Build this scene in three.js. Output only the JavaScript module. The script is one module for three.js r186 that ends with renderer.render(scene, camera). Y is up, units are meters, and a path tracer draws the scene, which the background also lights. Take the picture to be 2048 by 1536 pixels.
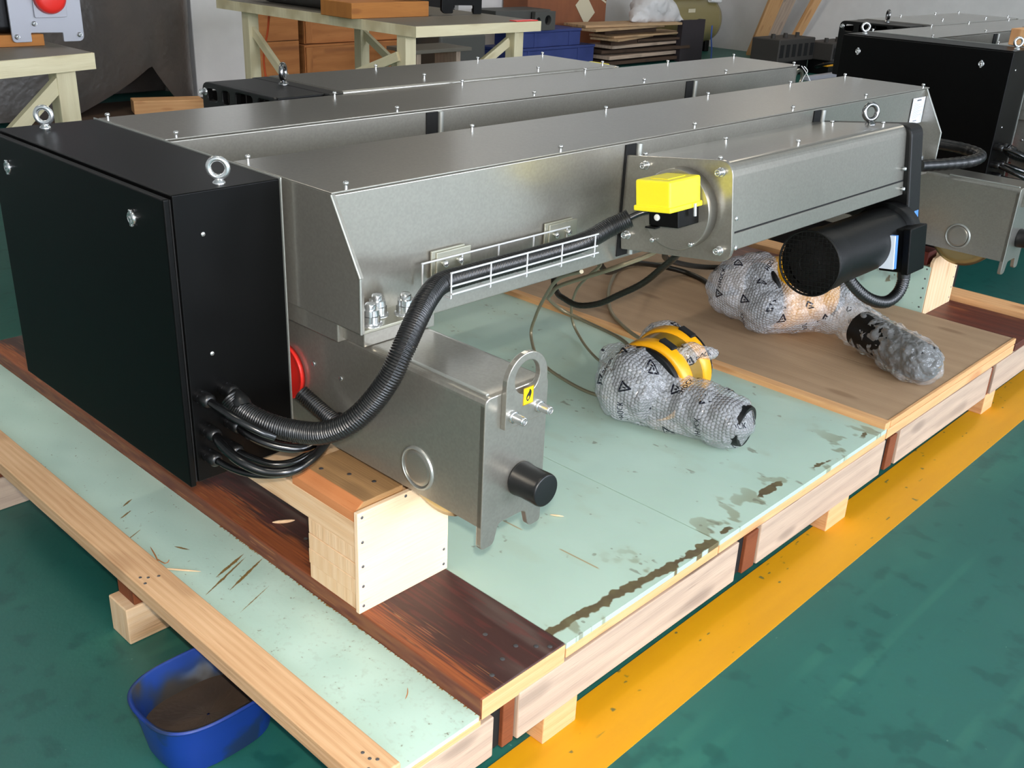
import * as THREE from 'three';
import { mergeGeometries, mergeVertices, toCreasedNormals } from 'three/addons/utils/BufferGeometryUtils.js';
import { RoundedBoxGeometry } from 'three/addons/geometries/RoundedBoxGeometry.js';
import { MarchingCubes } from 'three/addons/objects/MarchingCubes.js';
import { ImprovedNoise } from 'three/addons/math/ImprovedNoise.js';
import { RectAreaLightUniformsLib } from 'three/addons/lights/RectAreaLightUniformsLib.js';

/* ---------------------------------------------------------------- camera, sky, lights, exposure */
const scene = new THREE.Scene();
scene.background = new THREE.Color(0.55, 0.62, 0.7);
const camera = new THREE.PerspectiveCamera(41.371, 2048 / 1536, 0.05, 60);
{
  const yaw = 0.82419789, pit = 0.42219953, rol = 0.04661035;
  const f = new THREE.Vector3(Math.sin(yaw) * Math.cos(pit), -Math.sin(pit), -Math.cos(yaw) * Math.cos(pit));
  const r = new THREE.Vector3(Math.cos(yaw), 0, Math.sin(yaw));
  const u = new THREE.Vector3().crossVectors(r, f);
  const r2 = r.clone().multiplyScalar(Math.cos(rol)).addScaledVector(u, Math.sin(rol));
  const u2 = u.clone().multiplyScalar(Math.cos(rol)).addScaledVector(r, -Math.sin(rol));
  camera.position.set(0, 1.6, 0);
  camera.quaternion.setFromRotationMatrix(new THREE.Matrix4().makeBasis(r2, u2, f.clone().negate()));
}
const renderer = new THREE.WebGLRenderer({ antialias: true });
renderer.toneMapping = THREE.LinearToneMapping;
renderer.toneMappingExposure = 1.4;
renderer.shadowMap.enabled = true;
RectAreaLightUniformsLib.init();
// the flash of the camera that took the picture
const flash = new THREE.SpotLight(0xfff4e6, 8.5, 0, 0.62, 0.5, 2);
flash.position.set(0.03, 1.67, 0.0);
flash.target.position.set(0.67, 1.19, -0.62);
flash.castShadow = true; flash.shadow.radius = 1;
scene.add(flash, flash.target);
const UNSEEN_WINDOW_POWER = 6.2;      // daylight through the unseen windows behind the camera
const UNSEEN_LAMP_POWER = 5.5;        // unseen ceiling lamps, out of view

/* ---------------------------------------------------------------- helpers */
function mulberry(a) { return () => { a |= 0; a = a + 0x6D2B79F5 | 0; let t = Math.imul(a ^ a >>> 15, 1 | a); t = t + Math.imul(t ^ t >>> 7, 61 | t) ^ t; return ((t ^ t >>> 14) >>> 0) / 4294967296; }; }
const rnd = mulberry(20117);
const V = (x, y, z) => new THREE.Vector3(x, y, z);
const lerp = (a, b, t) => a + (b - a) * t, clamp = (x, a = 0, b = 1) => Math.min(b, Math.max(a, x));
const sstep = (a, b, x) => { const t = clamp((x - a) / (b - a)); return t * t * (3 - 2 * t); };
const lat = new Float32Array(65536); { const r = mulberry(99); for (let i = 0; i < 65536; i++) lat[i] = r(); }
function pn(x, y, px, py, s = 0) {           // periodic value noise
  const xi = Math.floor(x), yi = Math.floor(y), fx = x - xi, fy = y - yi, u = fx * fx * (3 - 2 * fx), v = fy * fy * (3 - 2 * fy);
  const h = (i, j) => { i = ((i % px) + px) % px; j = ((j % py) + py) % py; return lat[(i * 2749 + j * 7919 + s * 10007) & 65535]; };
  return lerp(lerp(h(xi, yi), h(xi + 1, yi), u), lerp(h(xi, yi + 1), h(xi + 1, yi + 1), u), v);
}
const fbm = (u, v, f, s, o = 4) => { let a = 0, w = 0.5, n = 0; for (let i = 0; i < o; i++) { a += w * pn(u * f, v * f, f, f, s + i * 3); n += w; w *= 0.5; f *= 2; } return a / n; };
const srgb = (r, g, b) => [r, g, b];
const mix3 = (a, b, t) => [lerp(a[0], b[0], t), lerp(a[1], b[1], t), lerp(a[2], b[2], t)];
function tex(w, h, fn, color = true, repeat = true) {
  const d = new Uint8Array(w * h * 4);
  for (let j = 0; j < h; j++) for (let i = 0; i < w; i++) {
    let c = fn((i + 0.5) / w, (j + 0.5) / h, i, j); if (typeof c === 'number') c = [c, c, c];
    const k = (j * w + i) * 4; d[k] = clamp(c[0], 0, 255); d[k + 1] = clamp(c[1], 0, 255); d[k + 2] = clamp(c[2], 0, 255); d[k + 3] = 255;
  }
  const t = new THREE.DataTexture(d, w, h, THREE.RGBAFormat);
  t.magFilter = THREE.LinearFilter; t.minFilter = THREE.LinearMipmapLinearFilter; t.generateMipmaps = true;
  t.wrapS = t.wrapT = repeat ? THREE.RepeatWrapping : THREE.ClampToEdgeWrapping;
  if (color) t.colorSpace = THREE.SRGBColorSpace; t.needsUpdate = true; return t;
}
function canvasTex(w, h, draw) {
  const c = document.createElement('canvas'); c.width = w; c.height = h; draw(c.getContext('2d'), w, h);
  const t = new THREE.CanvasTexture(c); t.colorSpace = THREE.SRGBColorSpace; t.wrapS = t.wrapT = THREE.RepeatWrapping; return t;
}
const nix = g => { const q = g.index ? g.toNonIndexed() : g; for (const k of Object.keys(q.attributes)) if (!['position', 'normal', 'uv'].includes(k)) q.deleteAttribute(k); if (!q.attributes.uv) q.setAttribute('uv', new THREE.BufferAttribute(new Float32Array(q.attributes.position.count * 2), 2)); return q; };
const merge = l => l.length === 1 ? nix(l[0]) : mergeGeometries(l.map(nix));
// box-project uv in metres; u runs along the grain axis
function boxUV(g0, grain = 0, ou = 0, ov = 0) {
  const g = nix(g0), p = g.attributes.position, n = g.attributes.normal, uv = g.attributes.uv;
  const a3 = [0, 1, 2];
  for (let t = 0; t < p.count; t += 3) {
    let nn = [0, 0, 0];
    for (let k = 0; k < 3; k++) { nn[0] += n.getX(t + k); nn[1] += n.getY(t + k); nn[2] += n.getZ(t + k); }
    const ab = nn.map(Math.abs), ax = ab.indexOf(Math.max(...ab));
    const others = a3.filter(q => q !== ax); let uA = others.includes(grain) ? grain : others[0], vA = others.find(q => q !== uA);
    for (let k = 0; k < 3; k++) { const P = [p.getX(t + k), p.getY(t + k), p.getZ(t + k)]; uv.setXY(t + k, P[uA] + ou, P[vA] + ov + (ax === grain ? 0.13 : 0)); }
  }
  return g;
}
// axis aligned rounded box from min to max corner
function bx(x0, y0, z0, x1, y1, z1, r = 0.003, seg = 1) {
  const w = Math.abs(x1 - x0), h = Math.abs(y1 - y0), d = Math.abs(z1 - z0); r = Math.min(r, w * 0.45, h * 0.45, d * 0.45);
  const g = r > 0 ? new RoundedBoxGeometry(w, h, d, seg, r) : new THREE.BoxGeometry(w, h, d);
  g.translate((x0 + x1) / 2, (y0 + y1) / 2, (z0 + z1) / 2); return g;
}
let uo = 0;
function plank(x0, y0, z0, x1, y1, z1, grain, r = 0.0025) { uo += 1; return boxUV(bx(x0, y0, z0, x1, y1, z1, r), grain, (uo * 0.379) % 1, (uo * 0.1731) % 1); }
function cylBetween(a, b, r, r2 = r, seg = 16) {
  const d = V().subVectors(b, a), g = new THREE.CylinderGeometry(r2, r, d.length(), seg);
  g.applyQuaternion(new THREE.Quaternion().setFromUnitVectors(V(0, 1, 0), d.clone().normalize())); g.translate((a.x + b.x) / 2, (a.y + b.y) / 2, (a.z + b.z) / 2); return g;
}
function barBetween(a, b, w, h) {            // rectangular timber between two points
  const d = V().subVectors(b, a), g = new RoundedBoxGeometry(d.length(), h, w, 1, Math.min(w, h) * 0.06);
  boxUV(g, 0); const gg = boxUV(g, 0, rnd(), rnd());
  const x = d.clone().normalize(); let up = Math.abs(x.y) > 0.9 ? V(0, 0, 1) : V(0, 1, 0); const z = V().crossVectors(x, up).normalize(); up = V().crossVectors(z, x);
  gg.applyMatrix4(new THREE.Matrix4().makeBasis(x, up, z)); gg.translate((a.x + b.x) / 2, (a.y + b.y) / 2, (a.z + b.z) / 2); return gg;
}
function lathe(pts, axis = 'y', seg = 28) { const g = new THREE.LatheGeometry(pts.map(p => new THREE.Vector2(p[0], p[1])), seg); if (axis === '-x') g.rotateZ(Math.PI / 2); if (axis === 'x') g.rotateZ(-Math.PI / 2); if (axis === 'z') g.rotateX(Math.PI / 2); return g; }
// sweep along a curve; rad(s, a) gives the radius at arc length s and angle a
function sweep(pts, n, m, rad, closed = true) {
  const c = new THREE.CatmullRomCurve3(pts.map(p => V(...p)), false, 'centripetal'), L = c.getLength(), fr = c.computeFrenetFrames(n, false), sp = c.getSpacedPoints(n);
  const pos = [], uv = [], idx = [];
  for (let i = 0; i <= n; i++) for (let j = 0; j <= m; j++) {
    const a = j / m * Math.PI * 2, s = i / n * L, r = rad(s, a, L), N = fr.normals[i], B = fr.binormals[i], q = sp[i];
    pos.push(q.x + r * (Math.cos(a) * N.x + Math.sin(a) * B.x), q.y + r * (Math.cos(a) * N.y + Math.sin(a) * B.y), q.z + r * (Math.cos(a) * N.z + Math.sin(a) * B.z)); uv.push(s, j / m * 0.1);
  }
  for (let i = 0; i < n; i++) for (let j = 0; j < m; j++) { const a = i * (m + 1) + j, b = a + m + 1; idx.push(a, a + 1, b, b, a + 1, b + 1); }
  const g = new THREE.BufferGeometry(); g.setAttribute('position', new THREE.Float32BufferAttribute(pos, 3)); g.setAttribute('uv', new THREE.Float32BufferAttribute(uv, 2)); g.setIndex(idx); g.computeVertexNormals();
  const caps = [];
  if (closed) for (const e of [0, n]) { const cp = new THREE.CircleGeometry(rad(e / n * L, 0, L) * 0.98, m); const t = fr.tangents[e].clone().multiplyScalar(e ? 1 : -1); cp.applyQuaternion(new THREE.Quaternion().setFromUnitVectors(V(0, 0, 1), t)); cp.translate(sp[e].x, sp[e].y, sp[e].z); caps.push(cp); }
  return merge([g, ...caps]);
}
function extrudeX(shapePts, x0, x1, bevel = 0, holes = []) {   // shape given as [z, y] points, extruded along x
  const s = new THREE.Shape(shapePts.map(p => new THREE.Vector2(p[0], p[1]))); for (const h of holes) s.holes.push(h);
  const g = new THREE.ExtrudeGeometry(s, { depth: x1 - x0 - 2 * bevel, bevelEnabled: bevel > 0, bevelThickness: bevel, bevelSize: bevel, bevelOffset: -bevel, bevelSegments: 2, curveSegments: 20 });
  g.translate(0, 0, bevel); g.applyMatrix4(new THREE.Matrix4().makeBasis(V(0, 0, 1), V(0, 1, 0), V(1, 0, 0))); // (sx,sy,sz)->(z=sx,y=sy,x=sz): mirrored
  const p = g.attributes.position; const q = nix(g), pp = q.attributes.position, nn = q.attributes.normal;      // repair winding after the mirror
  for (let t = 0; t < pp.count; t += 3) for (const at of [pp, nn, q.attributes.uv]) { const is = at.itemSize; for (let c = 0; c < is; c++) { const a = at.array[(t + 1) * is + c]; at.array[(t + 1) * is + c] = at.array[(t + 2) * is + c]; at.array[(t + 2) * is + c] = a; } }
  q.translate(x0, 0, 0); return q;
}
function extrudeZ(shapePts, z0, z1, bevel = 0, holes = []) {   // shape in [x, y], extruded along z
  const s = new THREE.Shape(shapePts.map(p => new THREE.Vector2(p[0], p[1]))); for (const h of holes) s.holes.push(h);
  const g = new THREE.ExtrudeGeometry(s, { depth: z1 - z0 - 2 * bevel, bevelEnabled: bevel > 0, bevelThickness: bevel, bevelSize: bevel, bevelOffset: -bevel, bevelSegments: 2, curveSegments: 20 });
  g.translate(0, 0, z0 + bevel); return nix(g);
}
function extrudeY(plan, y0, y1) { const g = new THREE.ExtrudeGeometry(new THREE.Shape(plan.map(p => new THREE.Vector2(p[0], -p[1]))), { depth: y1 - y0, bevelEnabled: false }); g.rotateX(-Math.PI / 2); g.translate(0, y0, 0); return boxUV(g, 1); }
const circlePath = (x, y, r) => { const p = new THREE.Path(); p.absarc(x, y, r, 0, Math.PI * 2, true); return p; };
function roundedPts(pts, radii, n = 5) {     // polygon with rounded corners
  const out = [];
  for (let i = 0; i < pts.length; i++) {
    const a = pts[(i + pts.length - 1) % pts.length], b = pts[i], c = pts[(i + 1) % pts.length], r = Array.isArray(radii) ? radii[i] : radii;
    if (!r) { out.push(b); continue; }
    const la = Math.hypot(a[0] - b[0], a[1] - b[1]), lc = Math.hypot(c[0] - b[0], c[1] - b[1]);
    const p = [b[0] + (a[0] - b[0]) / la * r, b[1] + (a[1] - b[1]) / la * r], q = [b[0] + (c[0] - b[0]) / lc * r, b[1] + (c[1] - b[1]) / lc * r];
    for (let k = 0; k <= n; k++) { const t = k / n, u = 1 - t; out.push([u * u * p[0] + 2 * u * t * b[0] + t * t * q[0], u * u * p[1] + 2 * u * t * b[1] + t * t * q[1]]); }
  }
  return out;
}
// --- naming and object bookkeeping
const used = {};
function numbered(n) { used[n] = (used[n] ?? -1) + 1; return used[n] ? n + '_' + String(used[n]).padStart(3, '0') : n; }
const offs = new WeakMap();
function thing(name, label, category, p, group) {
  const o = new THREE.Group(); o.name = numbered(name); o.position.set(...p); o.userData = { label, category }; if (group) o.userData.group = group;
  offs.set(o, V(...p)); scene.add(o); return o;
}
function mesh(name, g, m) { const o = new THREE.Mesh(g, m); o.name = name; o.castShadow = o.receiveShadow = true; return o; }
// part with geometry in world coordinates (baked), parent = thing or part
function part(name, g, m, parent, label) {
  const off = offs.get(parent), q = nix(Array.isArray(g) ? merge(g) : g).clone(); q.translate(-off.x, -off.y, -off.z);
  const o = mesh(name, q, m); offs.set(o, off); parent.add(o); if (label) o.userData.label = label; return o;
}
// part sharing one geometry, placed at a world position
function put(name, g, m, parent, pos, rot, scl) {
  const off = offs.get(parent), o = mesh(name, g, m); o.position.set(pos[0] - off.x, pos[1] - off.y, pos[2] - off.z); if (rot) o.rotation.set(...rot); if (scl) o.scale.set(...scl);
  parent.add(o); return o;
}
function solo(name, g, m, label, category, group) {   // a thing that is a single mesh, recentred at its base
  const q = nix(Array.isArray(g) ? merge(g) : g).clone(); q.computeBoundingBox(); const b = q.boundingBox, c = [(b.min.x + b.max.x) / 2, b.min.y, (b.min.z + b.max.z) / 2];
  q.translate(-c[0], -c[1], -c[2]); const o = mesh(numbered(name), q, m); o.position.set(...c); o.userData = { label, category }; if (group) o.userData.group = group; offs.set(o, V(...c)); scene.add(o); return o;
}
function struct(name, g, m, parent) {
  const o = mesh(name, nix(Array.isArray(g) ? merge(g) : g), m); if (!parent) { o.userData.kind = 'structure'; scene.add(o); } else parent.add(o); offs.set(o, V(0, 0, 0)); return o;
}

/* ---------------------------------------------------------------- materials */
const std = (o) => new THREE.MeshStandardMaterial(o), phy = (o) => new THREE.MeshPhysicalMaterial(o);
function woodTex(c0, c1, c2, seed, freq = 14, w = 512, h = 256) {
  return tex(w, h, (u, v) => {
    const wob = pn(u * 2, v * 3, 2, 3, seed) * 0.5 + pn(u * 6, v * 12, 6, 12, seed + 1) * 0.16;
    const ring = 0.5 + 0.5 * Math.sin((v * freq + wob * 2.2) * Math.PI * 2 % (Math.PI * 2));
    const fine = pn(u * 16, v * 256, 16, 256, seed + 2), mid = fbm(u, v, 4, seed + 4, 4);
    let c = mix3(c0, c1, clamp(ring * 0.42 + fine * 0.4 + (mid - 0.5) * 0.6));
    const k = pn(u * 5, v * 5, 5, 5, seed + 9); c = mix3(c, c2, sstep(0.72, 0.95, k) * 0.5 + sstep(0.8, 1, fine) * 0.25);
    return c;
  });
}
const fineBump = tex(256, 256, (u, v) => 90 + 110 * fbm(u, v, 32, 5, 3), false);
const woodBump = tex(256, 256, (u, v) => 80 + 100 * pn(u * 8, v * 128, 8, 128, 3) + 50 * fbm(u, v, 8, 7, 3), false);
function rep(t, x, y) { const c = t.clone(); c.repeat.set(x, y); c.needsUpdate = true; return c; }
const tPale = woodTex([236, 205, 168], [222, 182, 138], [176, 128, 88], 3, 10), tTwo = woodTex([222, 182, 140], [196, 150, 106], [150, 108, 72], 11, 16);
const tDark = woodTex([104, 48, 32], [66, 30, 24], [150, 92, 52], 21, 6), tPly = woodTex([176, 146, 114], [160, 130, 100], [122, 92, 66], 31, 3), tGrey = woodTex([196, 172, 150], [168, 146, 128], [120, 104, 92], 41, 6);
const tBrown = woodTex([186, 122, 68], [162, 100, 52], [112, 66, 36], 51, 3), tFace = woodTex([244, 216, 182], [236, 204, 166], [206, 164, 122], 91, 1), tCream = woodTex([226, 214, 178], [214, 200, 162], [176, 158, 116], 61, 3);
const W = (t, o = {}) => std({ map: rep(t, 1, 3.4), bumpMap: rep(woodBump, 1, 3.4), bumpScale: 0.0012, roughness: 0.78, ...o });
const M = {
  pale: W(tPale), two: W(tTwo), ply: W(tPly, { roughness: 0.65 }), greywood: W(tGrey), brown: W(tBrown), cream: W(tCream, { roughness: 0.6 }),
  dark: W(tDark, { roughness: 0.5 }), orange: W(tPly, { color: 0xffc878 }), tan: W(tPale, { color: 0xf2d8ba }),
  rustwood: W(tBrown, { color: 0xb09080 }), blackwood: W(tDark, { color: 0x4a4038 }), peach: W(tPale, { color: 0xf6dcc0 }), crate: W(tGrey, { color: 0x958d8a }), redwood: W(tDark, { color: 0xffb090, roughness: 0.6 }),
};
// painted steel
const steelMap = tex(512, 512, (u, v) => 232 + 10 * (fbm(u, v, 3, 71, 3) - 0.5) + 14 * (pn(u * 256, v * 256, 256, 256, 4) - 0.5));
const steelRough = tex(256, 256, (u, v) => 150 + 22 * (fbm(u, v, 3, 81, 3) - 0.5), false);
M.wornTan = W(tGrey, { color: 0xe8cd9c }); M.pinkwood = W(tPale, { color: 0xe0aa84 }); M.face = W(tPly, { color: 0xffffff, map: rep(tFace, 1, 2) });
M.steel = phy({ color: 0xb0aca2, map: rep(steelMap, 1, 1), metalness: 0.72, roughness: 0.5, roughnessMap: steelRough, bumpMap: rep(fineBump, 9, 9), bumpScale: 0.00006, clearcoat: 0.55, clearcoatRoughness: 0.16 });
M.steelEdge = phy({ color: 0xb4b6b0, metalness: 0.7, roughness: 0.35 });
M.black = phy({ color: 0x050505, roughness: 0.36, bumpMap: rep(fineBump, 12, 12), bumpScale: 0.00012, specularIntensity: 0.32 });
M.gap = std({ color: 0x030303, roughness: 0.9 });  // near-black for dark joints and for the shade inside gaps and recesses
M.castBlack = phy({ color: 0x090909, roughness: 0.42, bumpMap: rep(fineBump, 10, 10), bumpScale: 0.0004, specularIntensity: 0.6 });
M.zinc = std({ color: 0xd6d8d8, metalness: 0.9, roughness: 0.24 });
M.zincYellow = std({ color: 0xb4b2a2, metalness: 0.85, roughness: 0.36, bumpMap: rep(fineBump, 20, 20), bumpScale: 0.0002 });
M.darkChrome = std({ color: 0x8a8a8a, metalness: 1, roughness: 0.2 });
M.rubber = phy({ color: 0x0d0d0e, roughness: 0.38, clearcoat: 0.3, clearcoatRoughness: 0.3 });
M.cable = phy({ color: 0x0a0a0b, roughness: 0.25, clearcoat: 0.4, clearcoatRoughness: 0.15 });
M.rope = std({ color: 0x9a9078, metalness: 0.6, roughness: 0.42 });
M.ropeDark = std({ color: 0x35322c, metalness: 0.7, roughness: 0.4 });
M.wire = std({ color: 0xd4d6d8, metalness: 0.5, roughness: 0.4 });
M.yellow = phy({ color: 0xf6e51c, roughness: 0.4, bumpMap: rep(fineBump, 20, 20), bumpScale: 0.0002, clearcoat: 0.2, clearcoatRoughness: 0.4 });
M.hookYellow = phy({ color: 0xf2a80c, roughness: 0.38, clearcoat: 0.3, clearcoatRoughness: 0.3 });
M.olive = phy({ color: 0x8a6a18, roughness: 0.4, clearcoat: 0.4 });
M.red = phy({ color: 0xe02a22, roughness: 0.4, clearcoat: 0.3 });
M.white = std({ color: 0xe8e8e6, roughness: 0.5 });
M.sticker = std({ color: 0xdfe8f4, roughness: 0.4 });
M.stickerBlue = std({ color: 0x4f86cf, roughness: 0.4 });
M.wheel = std({ color: 0xb8a878, metalness: 0.85, roughness: 0.28 });  // yellowish tint puts the reflected wood into the steel colour
M.nail = std({ color: 0x77777a, metalness: 0.8, roughness: 0.45 });
// mint painted sheets: scuffs and flaked paint along the outer edge (uv are metres: x, z)
const MX0 = 1.355, MX1 = 2.87, MZ0 = -3.3, MZ1 = -1.066;
const mintTex = tex(1024, 1400, (u, v) => {
  const x = lerp(MX0, MX1, u), z = lerp(MZ0, MZ1, v);
  const n1 = fbm(u, v, 5, 101, 5), n2 = fbm(u, v, 24, 111, 4), n3 = fbm(u, v, 90, 121, 2);
  let c = mix3([186, 210, 195], [172, 198, 182], clamp(n1 * 1.6 - 0.3)); c = mix3(c, [172, 182, 160], sstep(0.55, 0.8, n2) * 0.2);
  const edge = MZ1 - z;                                   // distance from the outer edge
  const line = x < 1.93 ? 0.012 + 0.036 * sstep(1.93, 1.36, x) : 0.035 + 0.02 * Math.sin(x * 9);
  const wid = x < 1.93 ? 0.014 : 0.009, d = Math.abs(edge - line) / wid + (n2 - 0.5) * (x < 1.93 ? 1.2 : 6) + (n3 - 0.5) * 1.6;
  const m = (1 - sstep(0.75, 1.0, d)) * (x < 1.93 ? 1 : sstep(0.38, 0.5, n1 + 0.15 * Math.sin(x * 23)));
  c = mix3(c, mix3([112, 104, 74], [88, 74, 56], n3), m);
  const patch = sstep(0.66, 0.72, n2 + 0.28 * Math.exp(-Math.pow((edge - 0.07) / 0.05, 2)) * (x > 1.93 && x < 2.8 ? 0.7 : 0.1) - 0.06); c = mix3(c, [120, 116, 88], patch * 0.5 * sstep(0.2, 0.02, edge));
  const line2 = Math.exp(-Math.pow((x - 1.62 - 0.05 * (z + 1.2)) / 0.002, 2)) * sstep(0.5, 0.6, n2); c = mix3(c, [168, 140, 100], line2);
  c = mix3(c, [110, 108, 92], sstep(0.78, 0.84, n3) * sstep(0.56, 0.64, n2) * 0.5);
  return c;
}, true, false);
M.mint = std({ map: mintTex, roughness: 0.42, bumpMap: rep(fineBump, 5, 5), bumpScale: 0.0004 });
const mintB = tex(512, 512, (u, v) => {
  const n1 = fbm(u, v, 4, 131, 4), n2 = fbm(u, v, 12, 141, 4), n3 = fbm(u, v, 40, 151, 2);
  let c = mix3([192, 218, 204], [178, 208, 192], n1); c = mix3(c, [128, 128, 116], sstep(0.62, 0.82, n2) * 0.4); return mix3(c, [104, 92, 68], sstep(0.72, 0.76, n3 * 0.6 + n2 * 0.4) * 0.7);
});
M.mintB = std({ map: rep(mintB, 1.3, 1.3), roughness: 0.45, bumpMap: rep(fineBump, 5, 5), bumpScale: 0.0004 });
// narrow strip at the near edge: peeled slivers at about z = -1.85, splintered seam against the dark plank
const stripMap = tex(220, 2000, (u, v) => {
  const x = lerp(0.9, 1.108, u), z = lerp(-3.45, -1.066, v), n1 = pn(u * 4, v * 30, 4, 30, 501), n2 = pn(u * 22, v * 240, 22, 240, 511) * 0.6 + pn(u * 50, v * 520, 50, 520, 512) * 0.4, n3 = pn(u * 70, v * 760, 70, 760, 513), f = pn(u * 5, v * 900, 5, 900, 521);
  let c = mix3([194, 220, 206], [180, 208, 194], n1); c = mix3(c, [150, 152, 140], sstep(0.56, 0.85, n2) * 0.14 * sstep(-2.1, -1.3, z)); c = mix3(c, [96, 88, 66], sstep(0.8, 0.88, n3 * 0.5 + n2 * 0.5) * 0.55);
  const e = 1.108 - x; c = mix3(c, [150, 116, 66], e < 0.002 + 0.011 * Math.max(0, f - 0.45) * (z > -2 ? 1 : 0.2) ? 1 : 0);
  for (const [px, pz, dx, dz, w] of [[1.03, -1.83, 0.05, -0.02, 0.004], [1.0, -1.8, 0.075, -0.035, 0.003], [1.04, -1.775, 0.065, -0.03, 0.0035], [0.985, -1.97, 0.01, 0.02, 0.0025], [0.96, -2.2, 0.02, -0.01, 0.0025], [0.99, -2.25, 0.018, -0.01, 0.003], [0.93, -2.1, 0.025, -0.012, 0.0014], [1.0, -1.68, 0.05, -0.02, 0.0012]]) {
    const L = Math.hypot(dx, dz), t = ((x - px) * dx + (z - pz) * dz) / (L * L), q = Math.abs((x - px) * dz - (z - pz) * dx) / L; if (t > -1 && t < 1 && q < w * (1 - t * t) * (0.5 + n2)) c = mix3([150, 120, 66], [110, 88, 50], n3);
  }
  return c;
}, true, false);
M.strip = std({ map: stripMap, roughness: 0.45, bumpMap: rep(fineBump, 1, 10), bumpScale: 0.0004 });
const wornTex = tex(1400, 160, (u, v) => {
  const g = pn(u * 40, v * 60, 40, 60, 401), n = fbm(u, v, 6, 411, 4), f = pn(u * 30, v * 120, 30, 120, 421), n2 = pn(u * 24, v * 5, 24, 5, 431), e = v + (n2 - 0.5) * 0.16 + (f - 0.5) * 0.12;
  let c = mix3([74, 46, 40], [50, 28, 28], n); c = mix3(c, [112, 100, 90], sstep(0.42, 0.68, n) * sstep(0.36, 0.6, v) * 0.6); c = mix3(c, [120, 48, 44], sstep(0.62, 0.8, g) * 0.3);
  c = mix3(c, mix3([168, 92, 48], [128, 66, 36], f), (1 - sstep(0.24, 0.36, e)) * 0.9); c = mix3(c, mix3([134, 82, 50], [96, 44, 32], g), 1 - sstep(0.1, 0.17, v)); return mix3(c, [196, 140, 84], sstep(0.86, 0.95, f) * (1 - sstep(0.35, 0.6, v)) * 0.6);
}, true, false);
M.worn = std({ map: wornTex, roughness: 0.55, bumpMap: rep(fineBump, 3, 1), bumpScale: 0.0015 });
// floor
const floorTex = tex(1024, 1024, (u, v) => {
  const n1 = fbm(u, v, 4, 201, 5), n2 = fbm(u, v, 40, 211, 3), st = pn(u * 6, v * 60, 6, 60, 31), sp = pn(u * 256, v * 256, 256, 256, 41);
  let c = mix3([26, 88, 80], [38, 104, 94], n1); c = mix3(c, [60, 124, 104], sstep(0.6, 0.85, st) * 0.35 * sstep(0.4, 0.7, n1)); c = mix3(c, [8, 66, 62], sstep(0.58, 0.8, n2) * 0.4);
  return mix3(c, [150, 170, 150], sstep(0.965, 0.99, sp) * sstep(0.52, 0.6, n2) * 0.8);
});
M.floor = phy({ map: rep(floorTex, 0.5, 0.5), roughness: 0.46, bumpMap: rep(fineBump, 4, 4), bumpScale: 0.0006, clearcoat: 0.15, clearcoatRoughness: 0.35 });
const stripeTex = tex(1024, 256, (u, v) => {
  const n1 = fbm(u, v, 6, 221, 4), n2 = pn(u * 90, v * 30, 90, 30, 51), n3 = pn(u * 30, v * 12, 30, 12, 61);
  let c = mix3([222, 158, 8], [208, 146, 10], n1); return mix3(c, [112, 104, 60], sstep(0.8, 0.9, n2) * sstep(0.72, 0.85, n3));
});
M.stripe = std({ map: rep(stripeTex, 0.6, 4), roughness: 0.5, bumpMap: rep(fineBump, 4, 4), bumpScale: 0.0004 });
M.wall = std({ map: tex(256, 256, (u, v) => { const n = fbm(u, v, 5, 231, 4); return [214 + 16 * (n - 0.5), 211 + 16 * (n - 0.5), 208 + 16 * (n - 0.5)]; }), roughness: 0.9 });
M.ceil = std({ color: 0xb9bab8, roughness: 0.95 });
M.shutter = std({ color: 0x1c1a19, roughness: 0.7, metalness: 0.2 });
M.card = std({ map: tex(256, 256, (u, v) => { const n = fbm(u, v, 4, 241, 5), s = pn(u * 40, v * 4, 40, 4, 7); return mix3([150, 92, 60], [122, 74, 50], clamp(n + 0.2 * (s - 0.5))); }), roughness: 0.85 });
M.blue = std({ map: tex(256, 256, (u, v) => { const n = fbm(u, v, 5, 251, 4); return mix3([58, 70, 132], [44, 58, 112], n); }), roughness: 0.65 });
M.castGrey = std({ color: 0x565551, roughness: 0.6, metalness: 0.3, bumpMap: rep(fineBump, 6, 6), bumpScale: 0.0008 });
M.plate = std({ color: 0xa0a0a6, roughness: 0.5, metalness: 0.2 });
M.tank = phy({ map: tex(256, 256, (u, v) => { const n = fbm(u, v, 5, 261, 4); return mix3([150, 138, 92], [128, 116, 74], n); }), roughness: 0.32, clearcoat: 0.4, clearcoatRoughness: 0.2 });
M.bag = phy({ color: 0xe6e4e4, roughness: 0.4, transmission: 0.25, thickness: 0 });
M.film = phy({ map: tex(256, 256, (u, v) => { const n = fbm(u, v, 4, 271, 5), s = pn(u * 12, v * 3, 12, 3, 71); return mix3([92, 80, 72], [62, 58, 56], clamp(n * 0.8 + s * 0.3)); }), roughness: 0.38, clearcoat: 0.3, clearcoatRoughness: 0.25, bumpMap: rep(fineBump, 1.5, 1.5), bumpScale: 0.01 });
M.bin = phy({ map: tex(512, 512, (u, v) => { const n = fbm(u, v, 5, 281, 5), s = fbm(u, v, 14, 291, 4); let c = mix3([12, 54, 140], [10, 44, 118], n); return mix3(c, [30, 42, 62], sstep(0.5, 0.68, s) * 0.7); }), roughness: 0.5, clearcoat: 0.15 });
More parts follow.
